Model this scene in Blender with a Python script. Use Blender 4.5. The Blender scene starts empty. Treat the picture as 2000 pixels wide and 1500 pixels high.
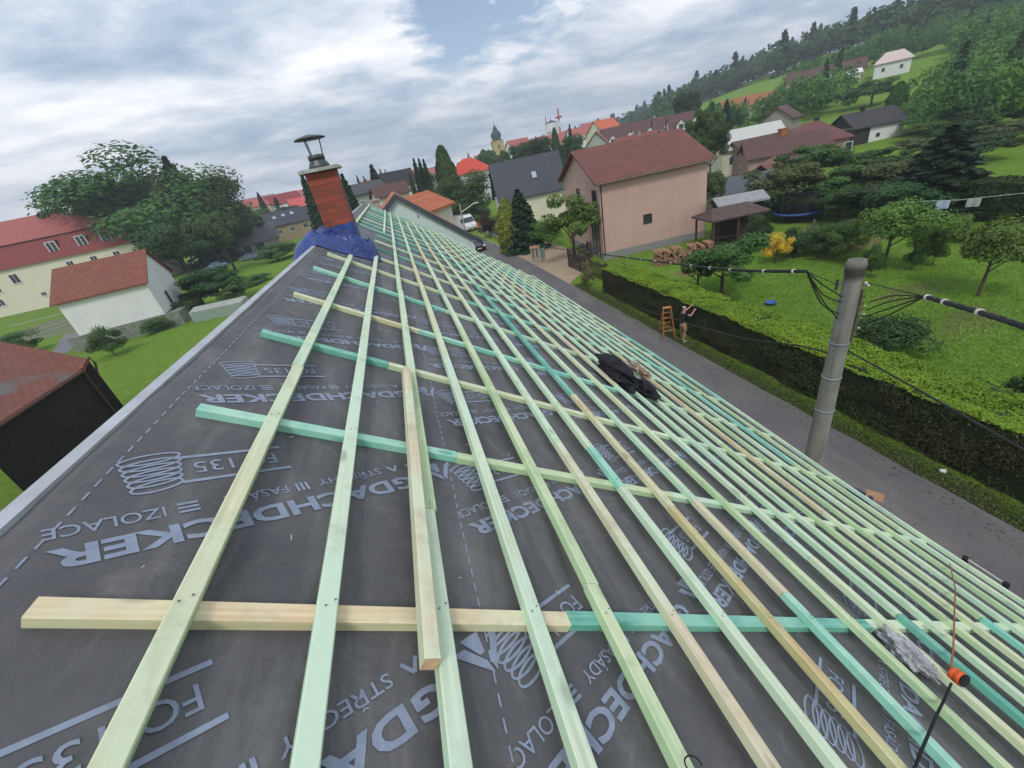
import bpy, bmesh, math, random
import numpy as np
from mathutils import Vector, Matrix, noise
R_ = math.radians
sin, cos, pi = math.sin, math.cos, math.pi
sc = bpy.context.scene
COL = sc.collection

# ------------------------------------------------------------------ camera
CAMH = 9.2
YAW, PIT, ROL, FPX = R_(9.86), R_(28.6), R_(-12.0), 799.5
Rz = np.array([[cos(YAW), -sin(YAW), 0], [sin(YAW), cos(YAW), 0], [0, 0, 1]])
Pm = np.array([[1, 0, 0], [0, 0, -1], [0, 1, 0.]])
Rx = np.array([[1, 0, 0], [0, cos(PIT), -sin(PIT)], [0, sin(PIT), cos(PIT)]])
Rr = np.array([[cos(ROL), -sin(ROL), 0], [sin(ROL), cos(ROL), 0], [0, 0, 1]])
RT = (Rr @ Rx @ Pm @ Rz).T
cd = bpy.data.cameras.new('camera'); cam = bpy.data.objects.new('camera', cd); COL.objects.link(cam)
m = Matrix.Identity(4)
for i in range(3):
    m[i][0] = RT[i, 0]; m[i][1] = -RT[i, 1]; m[i][2] = -RT[i, 2]
m[2][3] = CAMH
cam.matrix_world = m
cd.sensor_width = 36; cd.lens = 36 * FPX / 2000; cd.clip_end = 6000; cd.clip_start = .05
sc.camera = cam

# ------------------------------------------------------------------ sky, sun, exposure
SUN_EL, SUN_AZ = R_(52), R_(200)          # azimuth clockwise from +Y
w = bpy.data.worlds.new('World'); sc.world = w; w.use_nodes = True
nt = w.node_tree; nt.nodes.clear()
def N(nt, t, **k):
    n = nt.nodes.new(t)
    for a, b in k.items():
        if a.startswith('_'): n.inputs[a[1:].replace('_', ' ')].default_value = b
        else: setattr(n, a, b)
    return n
def L(nt, a, b): nt.links.new(a, b)
def math_(nt, op, a, b=None, c=None):
    n = N(nt, 'ShaderNodeMath', operation=op)
    for i, x in enumerate((a, b, c)):
        if x is None: continue
        if isinstance(x, (int, float)): n.inputs[i].default_value = x
        else: L(nt, x, n.inputs[i])
    return n.outputs[0]
def mixc(nt, f, a, b, mode='MIX'):
    n = N(nt, 'ShaderNodeMix', data_type='RGBA', blend_type=mode)
    for i, x in ((0, f), (6, a), (7, b)):
        if isinstance(x, (int, float)): n.inputs[i].default_value = x
        elif isinstance(x, tuple): n.inputs[i].default_value = x if len(x) == 4 else x + (1,)
        else: L(nt, x, n.inputs[i])
    return n.outputs[2]
def ramp(nt, f, pts):
    n = N(nt, 'ShaderNodeValToRGB'); cr = n.color_ramp
    while len(cr.elements) < len(pts): cr.elements.new(.5)
    for e, (p, c) in zip(cr.elements, pts):
        e.position = p; e.color = (c, c, c, 1) if isinstance(c, (int, float)) else tuple(c) + (1,)
    L(nt, f, n.inputs[0]); return n.outputs[0]
sky = N(nt, 'ShaderNodeTexSky', sky_type='NISHITA', sun_disc=False, sun_elevation=SUN_EL, sun_rotation=SUN_AZ)
bg1 = N(nt, 'ShaderNodeBackground', _Strength=.11); L(nt, sky.outputs[0], bg1.inputs[0])
tc = N(nt, 'ShaderNodeTexCoord'); sx = N(nt, 'ShaderNodeSeparateXYZ'); L(nt, tc.outputs['Generated'], sx.inputs[0])
zz = math_(nt, 'ADD', math_(nt, 'MAXIMUM', sx.outputs[2], 0.0), .16)
cx = N(nt, 'ShaderNodeCombineXYZ'); L(nt, math_(nt, 'DIVIDE', sx.outputs[0], zz), cx.inputs[0]); L(nt, math_(nt, 'DIVIDE', sx.outputs[1], zz), cx.inputs[1])
def cloudnoise(sc_, det, off, dist=.6, rough=.55):
    mp = N(nt, 'ShaderNodeMapping'); mp.inputs['Location'].default_value = off; mp.inputs['Scale'].default_value = (sc_ * .8, sc_, 1)
    L(nt, cx.outputs[0], mp.inputs[0])
    n = N(nt, 'ShaderNodeTexNoise'); n.inputs['Scale'].default_value = 1; n.inputs['Detail'].default_value = det
    n.inputs['Roughness'].default_value = rough; n.inputs['Distortion'].default_value = dist
    L(nt, mp.outputs[0], n.inputs[0]); return n.outputs[0]
big = cloudnoise(.45, 4, (6.3, 3.9, 0), .4); mid = cloudnoise(1.25, 7, (5.1, 2.2, 0), .35, .55); fine = cloudnoise(3.2, 8, (0.1, 7.2, 0), .2, .62)
shape = math_(nt, 'ADD', math_(nt, 'MULTIPLY', big, .36), math_(nt, 'ADD', math_(nt, 'MULTIPLY', mid, .38), math_(nt, 'MULTIPLY', fine, .26)))
ccol = ramp(nt, shape, [(.40, (.25, .35, .47)), (.45, (.37, .45, .56)), (.49, (.53, .58, .66)), (.53, (.68, .71, .76)), (.59, (.88, .88, .90))])
bg2 = N(nt, 'ShaderNodeBackground', _Strength=1.26); L(nt, ccol, bg2.inputs[0])
def hole(d, r0, r1):
    v = Vector(d).normalized()
    n = N(nt, 'ShaderNodeVectorMath', operation='DOT_PRODUCT'); L(nt, tc.outputs['Generated'], n.inputs[0]); n.inputs[1].default_value = v
    a = math_(nt, 'ADD', math_(nt, 'ARCCOSINE', n.outputs['Value']), math_(nt, 'MULTIPLY', math_(nt, 'SUBTRACT', fine, .5), .30))
    return math_(nt, 'SUBTRACT', 1.0, math_(nt, 'MULTIPLY_ADD', a, 1 / (r1 - r0), -r0 / (r1 - r0)))
def raydir(u, v): return RT @ np.array([u - 1000, v - 750, FPX])
h1 = hole(raydir(885, 15), .06, .12); h2 = hole(raydir(1020, -15), .05, .10)
cov = math_(nt, 'MAXIMUM', h1, h2)
cl = N(nt, 'ShaderNodeClamp'); L(nt, cov, cl.inputs[0])
fac = math_(nt, 'SUBTRACT', 1.0, math_(nt, 'MULTIPLY', cl.outputs[0], .95))
mx = N(nt, 'ShaderNodeMixShader'); L(nt, fac, mx.inputs[0]); L(nt, bg1.outputs[0], mx.inputs[1]); L(nt, bg2.outputs[0], mx.inputs[2])
wo = N(nt, 'ShaderNodeOutputWorld'); L(nt, mx.outputs[0], wo.inputs[0])
sd = bpy.data.lights.new('sun', 'SUN'); sd.energy = 1.5; sd.angle = R_(14); sd.color = (1, .96, .9)
so = bpy.data.objects.new('sun', sd); COL.objects.link(so); so.location = (0, 0, 60)
so.rotation_euler = Vector((-sin(SUN_AZ) * cos(SUN_EL), -cos(SUN_AZ) * cos(SUN_EL), -sin(SUN_EL))).to_track_quat('-Z', 'Y').to_euler()
sc.view_settings.view_transform = 'Standard'; sc.view_settings.look = 'None'; sc.view_settings.exposure = 0.30; sc.view_settings.gamma = 1
sc.cycles.max_bounces = 6; sc.cycles.transparent_max_bounces = 8
try: sc.cycles.use_denoising = True
except Exception: pass

# ------------------------------------------------------------------ helpers
rnd = random.Random(7)
def sstep(a, b, x):
    t = min(1, max(0, (x - a) / (b - a))); return t * t * (3 - 2 * t)
def terr(x, y):
    r = math.hypot(x, y); az = math.degrees(math.atan2(x, y))
    mz = sstep(18, 52, az) if az < 115 else 1 - sstep(115, 150, az)
    if r < 40: return 0.0
    p = np.interp(r, [0, 45, 75, 120, 200, 300, 400, 500, 620, 1600], [0, 0, 1.2, 4.5, 13, 23, 30, 34, 36, 38])
    q = 3.0 * sstep(100, 400, r)
    return float(p) * mz + q * (1 - mz)
def G(u, v):                      # pixel of the photograph -> point on the ground
    d = raydir(u, v); d = d / np.linalg.norm(d); t = 2.0
    for i in range(4000):
        p = d * t
        if p[2] + CAMH <= terr(p[0], p[1]): break
        t += max(.02, .02 * t if i > 50 else .05)
        if t > 1500: break
    return Vector((p[0], p[1], terr(p[0], p[1])))
def PD(u, v, dist):               # point seen at pixel (u,v) at a horizontal distance
    d = raydir(u, v); k = dist / math.hypot(d[0], d[1]); return Vector((d[0] * k, d[1] * k, d[2] * k + CAMH))
def PZ(u, v, z):
    d = raydir(u, v); k = (z - CAMH) / d[2]; return Vector((d[0] * k, d[1] * k, z))

MATS = {}
class MB:
    def __init__(s): s.v = []; s.f = []; s.m = []; s.M = None
    def pt(s, p):
        p = Vector(p)
        if s.M is not None: p = s.M @ p
        s.v.append(tuple(p)); return len(s.v) - 1
    def face(s, pts, m=0):
        s.f.append([s.pt(p) for p in pts]); s.m.append(m)
    def add(s, vs, fs, m=0):
        o = len(s.v)
        for p in vs: s.pt(p)
        for f in fs: s.f.append([i + o for i in f]); s.m.append(m)
    def box(s, x0, x1, y0, y1, z0, z1, m=0, top=None):
        tx = ty = 0
        if top: tx, ty = top
        vs = [(x0, y0, z0), (x1, y0, z0), (x1, y1, z0), (x0, y1, z0), (x0 + tx, y0 + ty, z1), (x1 - tx, y0 + ty, z1), (x1 - tx, y1 - ty, z1), (x0 + tx, y1 - ty, z1)]
        s.add(vs, [(3, 2, 1, 0), (4, 5, 6, 7), (0, 1, 5, 4), (1, 2, 6, 5), (2, 3, 7, 6), (3, 0, 4, 7)], m)
    def tube(s, pts, rad, n=8, m=0, cap=True):
        pts = [Vector(p) for p in pts]
        if not hasattr(rad, '__len__'): rad = [rad] * len(pts)
        rings = []
        for i, p in enumerate(pts):
            d = (pts[min(i + 1, len(pts) - 1)] - pts[max(i - 1, 0)]).normalized()
            a = d.cross(Vector((0, 0, 1)))
            if a.length < .05: a = d.cross(Vector((0, 1, 0)))
            a.normalize(); b = d.cross(a)
            rings.append([s.pt(p + (a * cos(2 * pi * k / n) + b * sin(2 * pi * k / n)) * rad[i]) for k in range(n)])
        for r0, r1 in zip(rings, rings[1:]):
            for k in range(n): s.f.append([r0[k], r0[(k + 1) % n], r1[(k + 1) % n], r1[k]]); s.m.append(m)
        if cap: s.f.append(rings[0]); s.m.append(m); s.f.append(rings[-1][::-1]); s.m.append(m)
    def lathe(s, prof, n=16, c=(0, 0, 0), m=0):
        rings = [[s.pt((c[0] + r * cos(2 * pi * k / n), c[1] + r * sin(2 * pi * k / n), c[2] + z)) for k in range(n)] for r, z in prof]
        for r0, r1 in zip(rings, rings[1:]):
            for k in range(n): s.f.append([r0[k], r0[(k + 1) % n], r1[(k + 1) % n], r1[k]]); s.m.append(m)
        s.f.append(rings[0][::-1]); s.m.append(m); s.f.append(rings[-1]); s.m.append(m)
    def build(s, name, mats, parent=None, smooth=False):
        me = bpy.data.meshes.new(name); me.from_pydata(s.v, [], s.f)
        if not isinstance(mats, (list, tuple)): mats = [mats]
        for x in mats: me.materials.append(x)
        me.polygons.foreach_set('material_index', s.m)
        if smooth: me.polygons.foreach_set('use_smooth', [True] * len(s.f))
        me.update()
        o = bpy.data.objects.new(name, me); COL.objects.link(o)
        if parent is not None: o.parent = parent
        return o
def tag(o, label, cat, group=None):
    o['label'] = label; o['category'] = cat
    if group: o['group'] = group
    return o
def struct(o): o['kind'] = 'structure'; return o
def thing(name, label, cat, loc=(0, 0, 0), rz=0, group=None):
    o = bpy.data.objects.new(name, None); COL.objects.link(o); o.empty_display_size = .2
    o.location = loc; o.rotation_euler = (0, 0, rz); return tag(o, label, cat, group)
def copy_tree(root, loc, rz=0, scale=1):
    r = root.copy(); COL.objects.link(r); r.location = loc; r.rotation_euler = (0, 0, rz)
    r.scale = scale if hasattr(scale, '__len__') else (scale,) * 3
    for ch in root.children:
        c = ch.copy(); COL.objects.link(c); c.parent = r
        for g in ch.children:
            d = g.copy(); COL.objects.link(d); d.parent = c
    return r

# ------------------------------------------------------------------ materials
def mat(name, fn):
    if name in MATS: return MATS[name]
    mt = bpy.data.materials.new(name); mt.use_nodes = True; nt = mt.node_tree
    b = nt.nodes['Principled BSDF']; b.inputs['Roughness'].default_value = .75
    b.inputs['Specular IOR Level'].default_value = .35
    fn(nt, b); MATS[name] = mt; return mt
def coords(nt, scale=(1, 1, 1), rnd_=False):
    t = N(nt, 'ShaderNodeTexCoord'); mp = N(nt, 'ShaderNodeMapping'); mp.inputs['Scale'].default_value = scale
    L(nt, t.outputs['Object'], mp.inputs[0])
    if rnd_:
        oi = N(nt, 'ShaderNodeObjectInfo'); mm = N(nt, 'ShaderNodeVectorMath', operation='SCALE'); mm.inputs[0].default_value = (37, 61, 17)
        L(nt, oi.outputs['Random'], mm.inputs['Scale']); L(nt, mm.outputs[0], mp.inputs['Location'])
    return mp.outputs[0]
def noi(nt, vec, s, d=4, r=.5, dist=0):
    n = N(nt, 'ShaderNodeTexNoise'); n.inputs['Scale'].default_value = s; n.inputs['Detail'].default_value = d
    n.inputs['Roughness'].default_value = r; n.inputs['Distortion'].default_value = dist; L(nt, vec, n.inputs[0]); return n.outputs[0]
def bump(nt, b, h, st=.3, dist=.02):
    n = N(nt, 'ShaderNodeBump'); n.inputs['Strength'].default_value = st; n.inputs['Distance'].default_value = dist
    L(nt, h, n.inputs['Height']); L(nt, n.outputs[0], b.inputs['Normal'])
def plain(name, c, c2=None, s=6, rough=.75, bmp=.2, metal=0, det=5, spec=None):
    def f(nt, b):
        v = coords(nt); n = noi(nt, v, s, det, .6)
        c2_ = c2 or tuple(x * .78 for x in c)
        L(nt, mixc(nt, ramp(nt, n, [(.35, 0.), (.65, 1.)]), c, c2_), b.inputs['Base Color'])
        b.inputs['Roughness'].default_value = rough; b.inputs['Metallic'].default_value = metal
        if spec is not None: b.inputs['Specular IOR Level'].default_value = spec
        if bmp: bump(nt, b, noi(nt, v, s * 4, 4), bmp)
    return mat(name, f)
def wood(name, c1, c2, c3=None, along=1):
    def f(nt, b):
        scl = [70, 70, 70]; scl[along] = 1.3
        v = coords(nt, tuple(scl), True); g = noi(nt, v, 1, 6, .6, .6)
        v2 = coords(nt, (3, 3, 3), True); n2 = noi(nt, v2, .7, 4, .6)
        base = mixc(nt, ramp(nt, g, [(.35, 0.), (.62, 1.)]), c1, tuple(x * .84 for x in c2))
        base = mixc(nt, ramp(nt, n2, [(.40, 0.), (.60, 1.)]), base, c3 or c1)
        n5 = noi(nt, coords(nt, (9, 9, 9), True), .8, 5, .7); base = mixc(nt, math_(nt, 'MULTIPLY', ramp(nt, n5, [(.52, 0.), (.7, 1.)]), .4), base, tuple(x * .55 for x in c2))
        # knots
        v3 = coords(nt, tuple(7 if i != along else 2.6 for i in range(3)), True)
        vo = N(nt, 'ShaderNodeTexVoronoi'); L(nt, v3, vo.inputs[0]); vo.inputs['Scale'].default_value = 1
        k = ramp(nt, vo.outputs['Distance'], [(.07, 1.), (.15, 0.)])
        base = mixc(nt, math_(nt, 'MULTIPLY', k, .55), base, tuple(x * .35 for x in c2))
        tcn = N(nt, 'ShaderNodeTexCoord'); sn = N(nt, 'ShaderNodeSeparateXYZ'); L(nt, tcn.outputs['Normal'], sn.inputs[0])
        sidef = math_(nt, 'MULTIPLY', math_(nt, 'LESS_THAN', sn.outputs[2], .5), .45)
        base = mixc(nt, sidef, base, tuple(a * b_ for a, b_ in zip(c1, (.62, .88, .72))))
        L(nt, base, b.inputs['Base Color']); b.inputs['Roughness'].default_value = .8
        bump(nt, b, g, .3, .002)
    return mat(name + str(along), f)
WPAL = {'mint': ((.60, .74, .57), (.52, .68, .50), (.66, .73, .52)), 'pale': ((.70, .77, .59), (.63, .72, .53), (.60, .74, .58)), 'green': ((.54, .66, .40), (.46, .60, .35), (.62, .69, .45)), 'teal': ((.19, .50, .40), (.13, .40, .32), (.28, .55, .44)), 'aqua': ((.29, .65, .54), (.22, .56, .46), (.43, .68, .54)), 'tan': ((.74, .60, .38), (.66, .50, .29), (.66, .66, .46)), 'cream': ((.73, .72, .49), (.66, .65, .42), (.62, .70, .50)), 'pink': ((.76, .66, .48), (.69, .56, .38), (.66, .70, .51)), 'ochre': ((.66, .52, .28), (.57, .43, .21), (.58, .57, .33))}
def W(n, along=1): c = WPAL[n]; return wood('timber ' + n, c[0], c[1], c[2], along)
def roofmat(name, c, c2, rows=3.0, cols=3.5, rough=.7):
    def f(nt, b):
        t = N(nt, 'ShaderNodeTexCoord'); s = N(nt, 'ShaderNodeSeparateXYZ'); L(nt, t.outputs['Object'], s.inputs[0])
        a = N(nt, 'ShaderNodeCombineXYZ'); L(nt, math_(nt, 'ADD', s.outputs[0], math_(nt, 'MULTIPLY', s.outputs[1], .001)), a.inputs[0]); L(nt, math_(nt, 'MULTIPLY', s.outputs[2], 1.7), a.inputs[1])
        br = N(nt, 'ShaderNodeTexBrick'); L(nt, a.outputs[0], br.inputs[0]); br.inputs['Scale'].default_value = 1
        br.inputs['Brick Width'].default_value = 1 / cols; br.inputs['Row Height'].default_value = 1 / rows; br.inputs['Mortar Size'].default_value = .02
        br.inputs['Color1'].default_value = c + (1,); br.inputs['Color2'].default_value = c2 + (1,); br.inputs['Mortar'].default_value = tuple(x * .45 for x in c2) + (1,)
        n = noi(nt, t.outputs['Object'], .8, 5, .65)
        L(nt, mixc(nt, math_(nt, 'MULTIPLY', ramp(nt, n, [(.4, 0.), (.7, 1.)]), .45), br.outputs[0], tuple(x * .6 for x in c2)), b.inputs['Base Color'])
        b.inputs['Roughness'].default_value = rough; bump(nt, b, br.outputs['Fac'], -.4, .03)
    return mat(name, f)
def leafmat(name, c1, c2, c3=None, tr=.25):
    def f(nt, b):
        g = N(nt, 'ShaderNodeNewGeometry'); oi = N(nt, 'ShaderNodeObjectInfo')
        col = mixc(nt, g.outputs['Random Per Island'], c1, c2)
        v = coords(nt); n = noi(nt, v, .55, 3)
        col = mixc(nt, ramp(nt, n, [(.4, 0.), (.65, 1.)]), col, c3 or c2)
        hv = N(nt, 'ShaderNodeHueSaturation'); L(nt, col, hv.inputs['Color'])
        L(nt, math_(nt, 'MULTIPLY_ADD', oi.outputs['Random'], .5, .75), hv.inputs['Value']); L(nt, math_(nt, 'MULTIPLY_ADD', oi.outputs['Random'], .05, .475), hv.inputs['Hue'])
        L(nt, hv.outputs[0], b.inputs['Base Color']); b.inputs['Roughness'].default_value = .6; b.inputs['Specular IOR Level'].default_value = .25
        t = N(nt, 'ShaderNodeBsdfTranslucent'); L(nt, hv.outputs[0], t.inputs[0])
        mx = N(nt, 'ShaderNodeMixShader', _Fac=tr); L(nt, b.outputs[0], mx.inputs[1]); L(nt, t.outputs[0], mx.inputs[2])
        L(nt, mx.outputs[0], nt.nodes['Material Output'].inputs[0])
    return mat(name, f)
def glass(name='window glass', c=(.035, .045, .055)):
    def f(nt, b):
        b.inputs['Base Color'].default_value = c + (1,); b.inputs['Roughness'].default_value = .12; b.inputs['Specular IOR Level'].default_value = .6
    return mat(name, f)
GL = glass()
WHITE = plain('white painted frame', (.72, .72, .7), rough=.5, bmp=0)
BARK = plain('bark', (.11, .085, .06), (.06, .045, .035), 9, .9, .6)
def plaster(name, c, dirt=.12):
    def f(nt, b):
        v = coords(nt); n = noi(nt, v, .6, 6, .6); n2 = noi(nt, v, 14, 4)
        col = mixc(nt, ramp(nt, n, [(.4, 0.), (.7, 1.)]), c, tuple(x * (1 - dirt) for x in c))
        s = N(nt, 'ShaderNodeSeparateXYZ'); L(nt, v, s.inputs[0])
        st = noi(nt, coords(nt, (3, 3, .25)), 1, 4)
        col = mixc(nt, math_(nt, 'MULTIPLY', ramp(nt, st, [(.55, 0.), (.75, 1.)]), .3), col, tuple(x * .7 for x in c))
        L(nt, col, b.inputs['Base Color']); b.inputs['Roughness'].default_value = .9; bump(nt, b, n2, .25, .01)
    return mat(name, f)

# ------------------------------------------------------------------ ground
LAWN1, LAWN2 = (.18, .31, .035), (.12, .22, .025)
def groundf(nt, b):
    t = N(nt, 'ShaderNodeTexCoord'); v = t.outputs['Object']
    n1 = noi(nt, v, .12, 5, .6); n2 = noi(nt, v, 1.3, 6, .65); n3 = noi(nt, v, 14, 5, .7)
    c = mixc(nt, ramp(nt, n1, [(.35, 0.), (.65, 1.)]), LAWN1, (.19, .27, .04))
    c = mixc(nt, ramp(nt, n2, [(.4, 0.), (.7, 1.)]), c, LAWN2)
    c = mixc(nt, math_(nt, 'MULTIPLY', ramp(nt, n3, [(.45, 0.), (.62, 1.)]), .5), c, (.035, .08, .012))
    def patch(x, y, rx, ry, col, c, rot=0, soft=.25, amp=.5):
        mp = N(nt, 'ShaderNodeMapping', vector_type='TEXTURE'); mp.inputs['Location'].default_value = (x, y, 0); mp.inputs['Rotation'].default_value = (0, 0, rot); mp.inputs['Scale'].default_value = (rx, ry, 1e6)
        L(nt, v, mp.inputs[0]); ln = N(nt, 'ShaderNodeVectorMath', operation='LENGTH'); L(nt, mp.outputs[0], ln.inputs[0])
        d = math_(nt, 'ADD', ln.outputs['Value'], math_(nt, 'MULTIPLY', math_(nt, 'SUBTRACT', n2, .5), 1.6))
        return mixc(nt, math_(nt, 'MULTIPLY', ramp(nt, d, [(1 - soft, 1.), (1.0, 0.)]), amp), c, col)
    dirt = (.17, .12, .075)
    c = patch(27.4, 21.0, 3.2, .8, dirt, c, R_(5), .3, .9)
    c = patch(22.6, 14.0, 2.2, 1.1, dirt, c, 0, .5, .6); c = patch(20.9, 10.6, 2.6, 1.0, dirt, c, .3, .5, .6)
    c = patch(11.25, 10, .35, 16, (.14, .12, .085), c, 0, .6, .8); c = patch(18.4, 24.6, 1.6, .8, (.2, .10, .06), c, 0, .4, .8); c = patch(20, 17, 4, 2, (.15, .24, .03), c, 0, .6, .5)
    L(nt, c, b.inputs['Base Color']); b.inputs['Roughness'].default_value = .95; b.inputs['Specular IOR Level'].default_value = .1
    bump(nt, b, noi(nt, v, 9, 6, .8), .9, .12)
mb = MB(); rs = [0, 6, 12, 18, 25, 32, 40, 50, 60, 75, 90, 110, 135, 165, 200, 240, 290, 350, 420, 500, 600, 750, 1000, 1500]; NA = 144
idx = [[mb.pt((r * sin(2 * pi * k / NA), r * cos(2 * pi * k / NA), terr(r * sin(2 * pi * k / NA), r * cos(2 * pi * k / NA)))) for k in range(NA)] for r in rs[1:]]
c0 = mb.pt((0, 0, 0))
for k in range(NA): mb.f.append([c0, idx[0][(k + 1) % NA], idx[0][k]]); mb.m.append(0)
for a, b_ in zip(idx, idx[1:]):
    for k in range(NA): mb.f.append([a[k], a[(k + 1) % NA], b_[(k + 1) % NA], b_[k]]); mb.m.append(0)
struct(mb.build('ground', mat('grass ground', groundf), smooth=True))
def asphaltf(nt, b):
    v = coords(nt); n = noi(nt, v, .5, 5, .6); n2 = noi(nt, v, 60, 3, .7)
    c = mixc(nt, ramp(nt, n, [(.35, 0.), (.7, 1.)]), (.115, .108, .112), (.15, .14, .138))
    c = mixc(nt, math_(nt, 'MULTIPLY', ramp(nt, n2, [(.4, 0.), (.7, 1.)]), .35), c, (.05, .05, .05))
    n4 = noi(nt, coords(nt, (1.1, .25, 1)), 1, 5, .6); c = mixc(nt, math_(nt, 'MULTIPLY', ramp(nt, n4, [(.52, 0.), (.66, 1.)]), .5), c, (.18, .165, .15)); n6 = noi(nt, v, 2.2, 6, .75); c = mixc(nt, math_(nt, 'MULTIPLY', ramp(nt, n6, [(.56, 0.), (.64, 1.)]), .35), c, (.06, .057, .058))
    L(nt, c, b.inputs['Base Color']); b.inputs['Roughness'].default_value = .85; bump(nt, b, n2, .3, .01)
def sheet(name, pts, z, m, seg=None, kind=True, th=None):
    mb = MB(); mb.face([(p[0], p[1], (p[2] if len(p) > 2 else 0) + z) for p in pts]); o = mb.build(name, m)
    return struct(o) if kind else o
# road as a strip with an uneven right edge
mb = MB(); ys = [-6 + 1.2 * i for i in range(110)]; prev = None
for i, y in enumerate(ys):
    xr = np.interp(y, [-6, 25, 28, 50, 62, 130], [11.12, 11.05, 11.1, 10.75, 10.3, 7.0]) + .07 * noise.noise(Vector((0, y * .8, 0))) * (1 if y < 26 else .3)
    xl = np.interp(y, [-6, 40, 62, 130], [5.9, 5.9, 5.6, 2.2]); cur = (mb.pt((xl, y, .012)), mb.pt((xr, y, .012)))
    if prev: mb.f.append([prev[0], prev[1], cur[1], cur[0]]); mb.m.append(0)
    prev = cur
struct(mb.build('road', mat('asphalt', asphaltf)))
def pavef(nt, b):
    v = coords(nt); br = N(nt, 'ShaderNodeTexBrick'); L(nt, v, br.inputs[0]); br.inputs['Scale'].default_value = 5
    br.inputs['Color1'].default_value = (.42, .32, .21, 1); br.inputs['Color2'].default_value = (.36, .27, .18, 1); br.inputs['Mortar'].default_value = (.25, .19, .13, 1)
    n = noi(nt, v, .5, 5, .6)
    L(nt, mixc(nt, math_(nt, 'MULTIPLY', ramp(nt, n, [(.45, 0.), (.7, 1.)]), .5), br.outputs[0], (.24, .18, .13)), b.inputs['Base Color']); bump(nt, b, br.outputs['Fac'], -.3, .01)
PAVE = mat('beige block paving', pavef)
sheet('driveway', [(11.05, 29.2), (12.9, 31.0), (14.6, 33.6), (15.6, 34.5), (15.6, 47.5), (10.85, 47.3), (10.95, 38)], .02, PAVE)
# kerb beyond the drive
mb = MB(); mb.box(10.75, 10.87, 47.5, 64, 0, .07); mb.box(10.98, 11.08, 47.3, 29, 0, .05); struct(mb.build('kerb', plain('kerb stone', (.36, .32, .25), bmp=.4)))
# left garden path, beds
sheet('path', [(-38, 50), (-36.6, 51), (-42, 64), (-44.5, 63)], .02, plain('gravel path', (.18, .18, .19), s=20))
struct(MATS and sheet('garden_beds_soil', [(-62, 66), (-44, 63.5), (-42, 73), (-58, 82)], .01, plain('bed soil', (.16, .15, .08), (.08, .13, .03), 1.2)))

# ------------------------------------------------------------------ foliage templates
def leaf_quads(pts, nrm, size, rng, jit=.35, asp=1.7):
    n = len(pts); pts = np.asarray(pts); nrm = np.asarray(nrm, float) + rng.normal(0, .55, (n, 3)); nrm /= np.linalg.norm(nrm, axis=1)[:, None] + 1e-9
    t = rng.normal(0, 1, (n, 3)); t -= (t * nrm).sum(1)[:, None] * nrm; t /= np.linalg.norm(t, axis=1)[:, None] + 1e-9; b = np.cross(nrm, t)
    s = size * (1 + rng.uniform(-jit, jit, n))[:, None]
    v = np.stack([pts - t * s * asp / 2, pts - b * s * .5, pts + t * s * asp / 2, pts + b * s * .5], 1).reshape(-1, 3)
    return v
def quadmesh(name, v, mats, mi=None):
    n = len(v) // 4; me = bpy.data.meshes.new(name); me.vertices.add(len(v)); me.vertices.foreach_set('co', v.astype(np.float32).ravel())
    me.loops.add(4 * n); me.loops.foreach_set('vertex_index', np.arange(4 * n, dtype=np.int32)); me.polygons.add(n)
    me.polygons.foreach_set('loop_start', np.arange(0, 4 * n, 4, dtype=np.int32)); me.polygons.foreach_set('loop_total', np.full(n, 4, dtype=np.int32))
    for x in (mats if isinstance(mats, (list, tuple)) else [mats]): me.materials.append(x)
    if mi is not None: me.polygons.foreach_set('material_index', np.asarray(mi, dtype=np.int32))
    me.update(calc_edges=True); return me
def crown_pts(kind, rng, n, Rr=.36, zc=.62, rz=.38, clumps=34):
    """points and normals of a crown one unit high"""
    P = []; Q = []
    if kind == 'conifer':
        lev = 19
        for i in range(n):
            k = rng.integers(0, lev); z = .08 + .90 * (k + rng.uniform(-.25, .25)) / lev; az = rng.uniform(0, 2 * pi)
            lob = .78 + .22 * sin(az * 5 + k * 2.1) + rng.normal(0, .06); r = (Rr * (1 - z) ** .8 + .012) * lob * rng.uniform(.35, 1) ** .5
            P.append((r * cos(az), r * sin(az), max(.03, z - r * .35))); Q.append((cos(az) * .4, sin(az) * .4, .9))
        m_ = n // 12
        for i in range(m_): P.append((rng.normal(0, .006), rng.normal(0, .006), rng.uniform(.85, 1.0))); Q.append((0, 0, 1))
        return np.array(P), np.array(Q)
    if kind == 'columnar':
        for i in range(n):
            z = rng.uniform(.04, 1); az = rng.uniform(0, 2 * pi); r = Rr * min(1, (1.02 - z) * 2.2) ** .6 * (.8 + .2 * noise.noise(Vector((cos(az) * 2, sin(az) * 2, z * 9)))) * rng.uniform(.5, 1) ** .4
            P.append((r * cos(az), r * sin(az), z)); Q.append((cos(az), sin(az), .4))
        return np.array(P), np.array(Q)
    cs = []
    for i in range(clumps):
        d = rng.normal(0, 1, 3); d /= np.linalg.norm(d); rr = rng.uniform(.45, .95) if i > clumps * .25 else rng.uniform(.1, .5)
        if d[2] < -.55: d[2] *= .4
        cs.append((d[0] * Rr * rr, d[1] * Rr * rr, zc + d[2] * rz * rr, Rr * rng.uniform(.22, .40)))
    per = n // clumps
    for (x, y, z, r) in cs:
        d = rng.normal(0, 1, (per, 3)); d /= np.linalg.norm(d, axis=1)[:, None]; rad = r * rng.uniform(.55, 1.05, (per, 1))
        p = d * rad * (1, 1, .75) + (x, y, z); P += list(p); q = d * .8 + (p - (0, 0, zc - .1)) * 1.2 + (0, 0, .35); Q += list(q)
    return np.array(P), np.array(Q)
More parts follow.
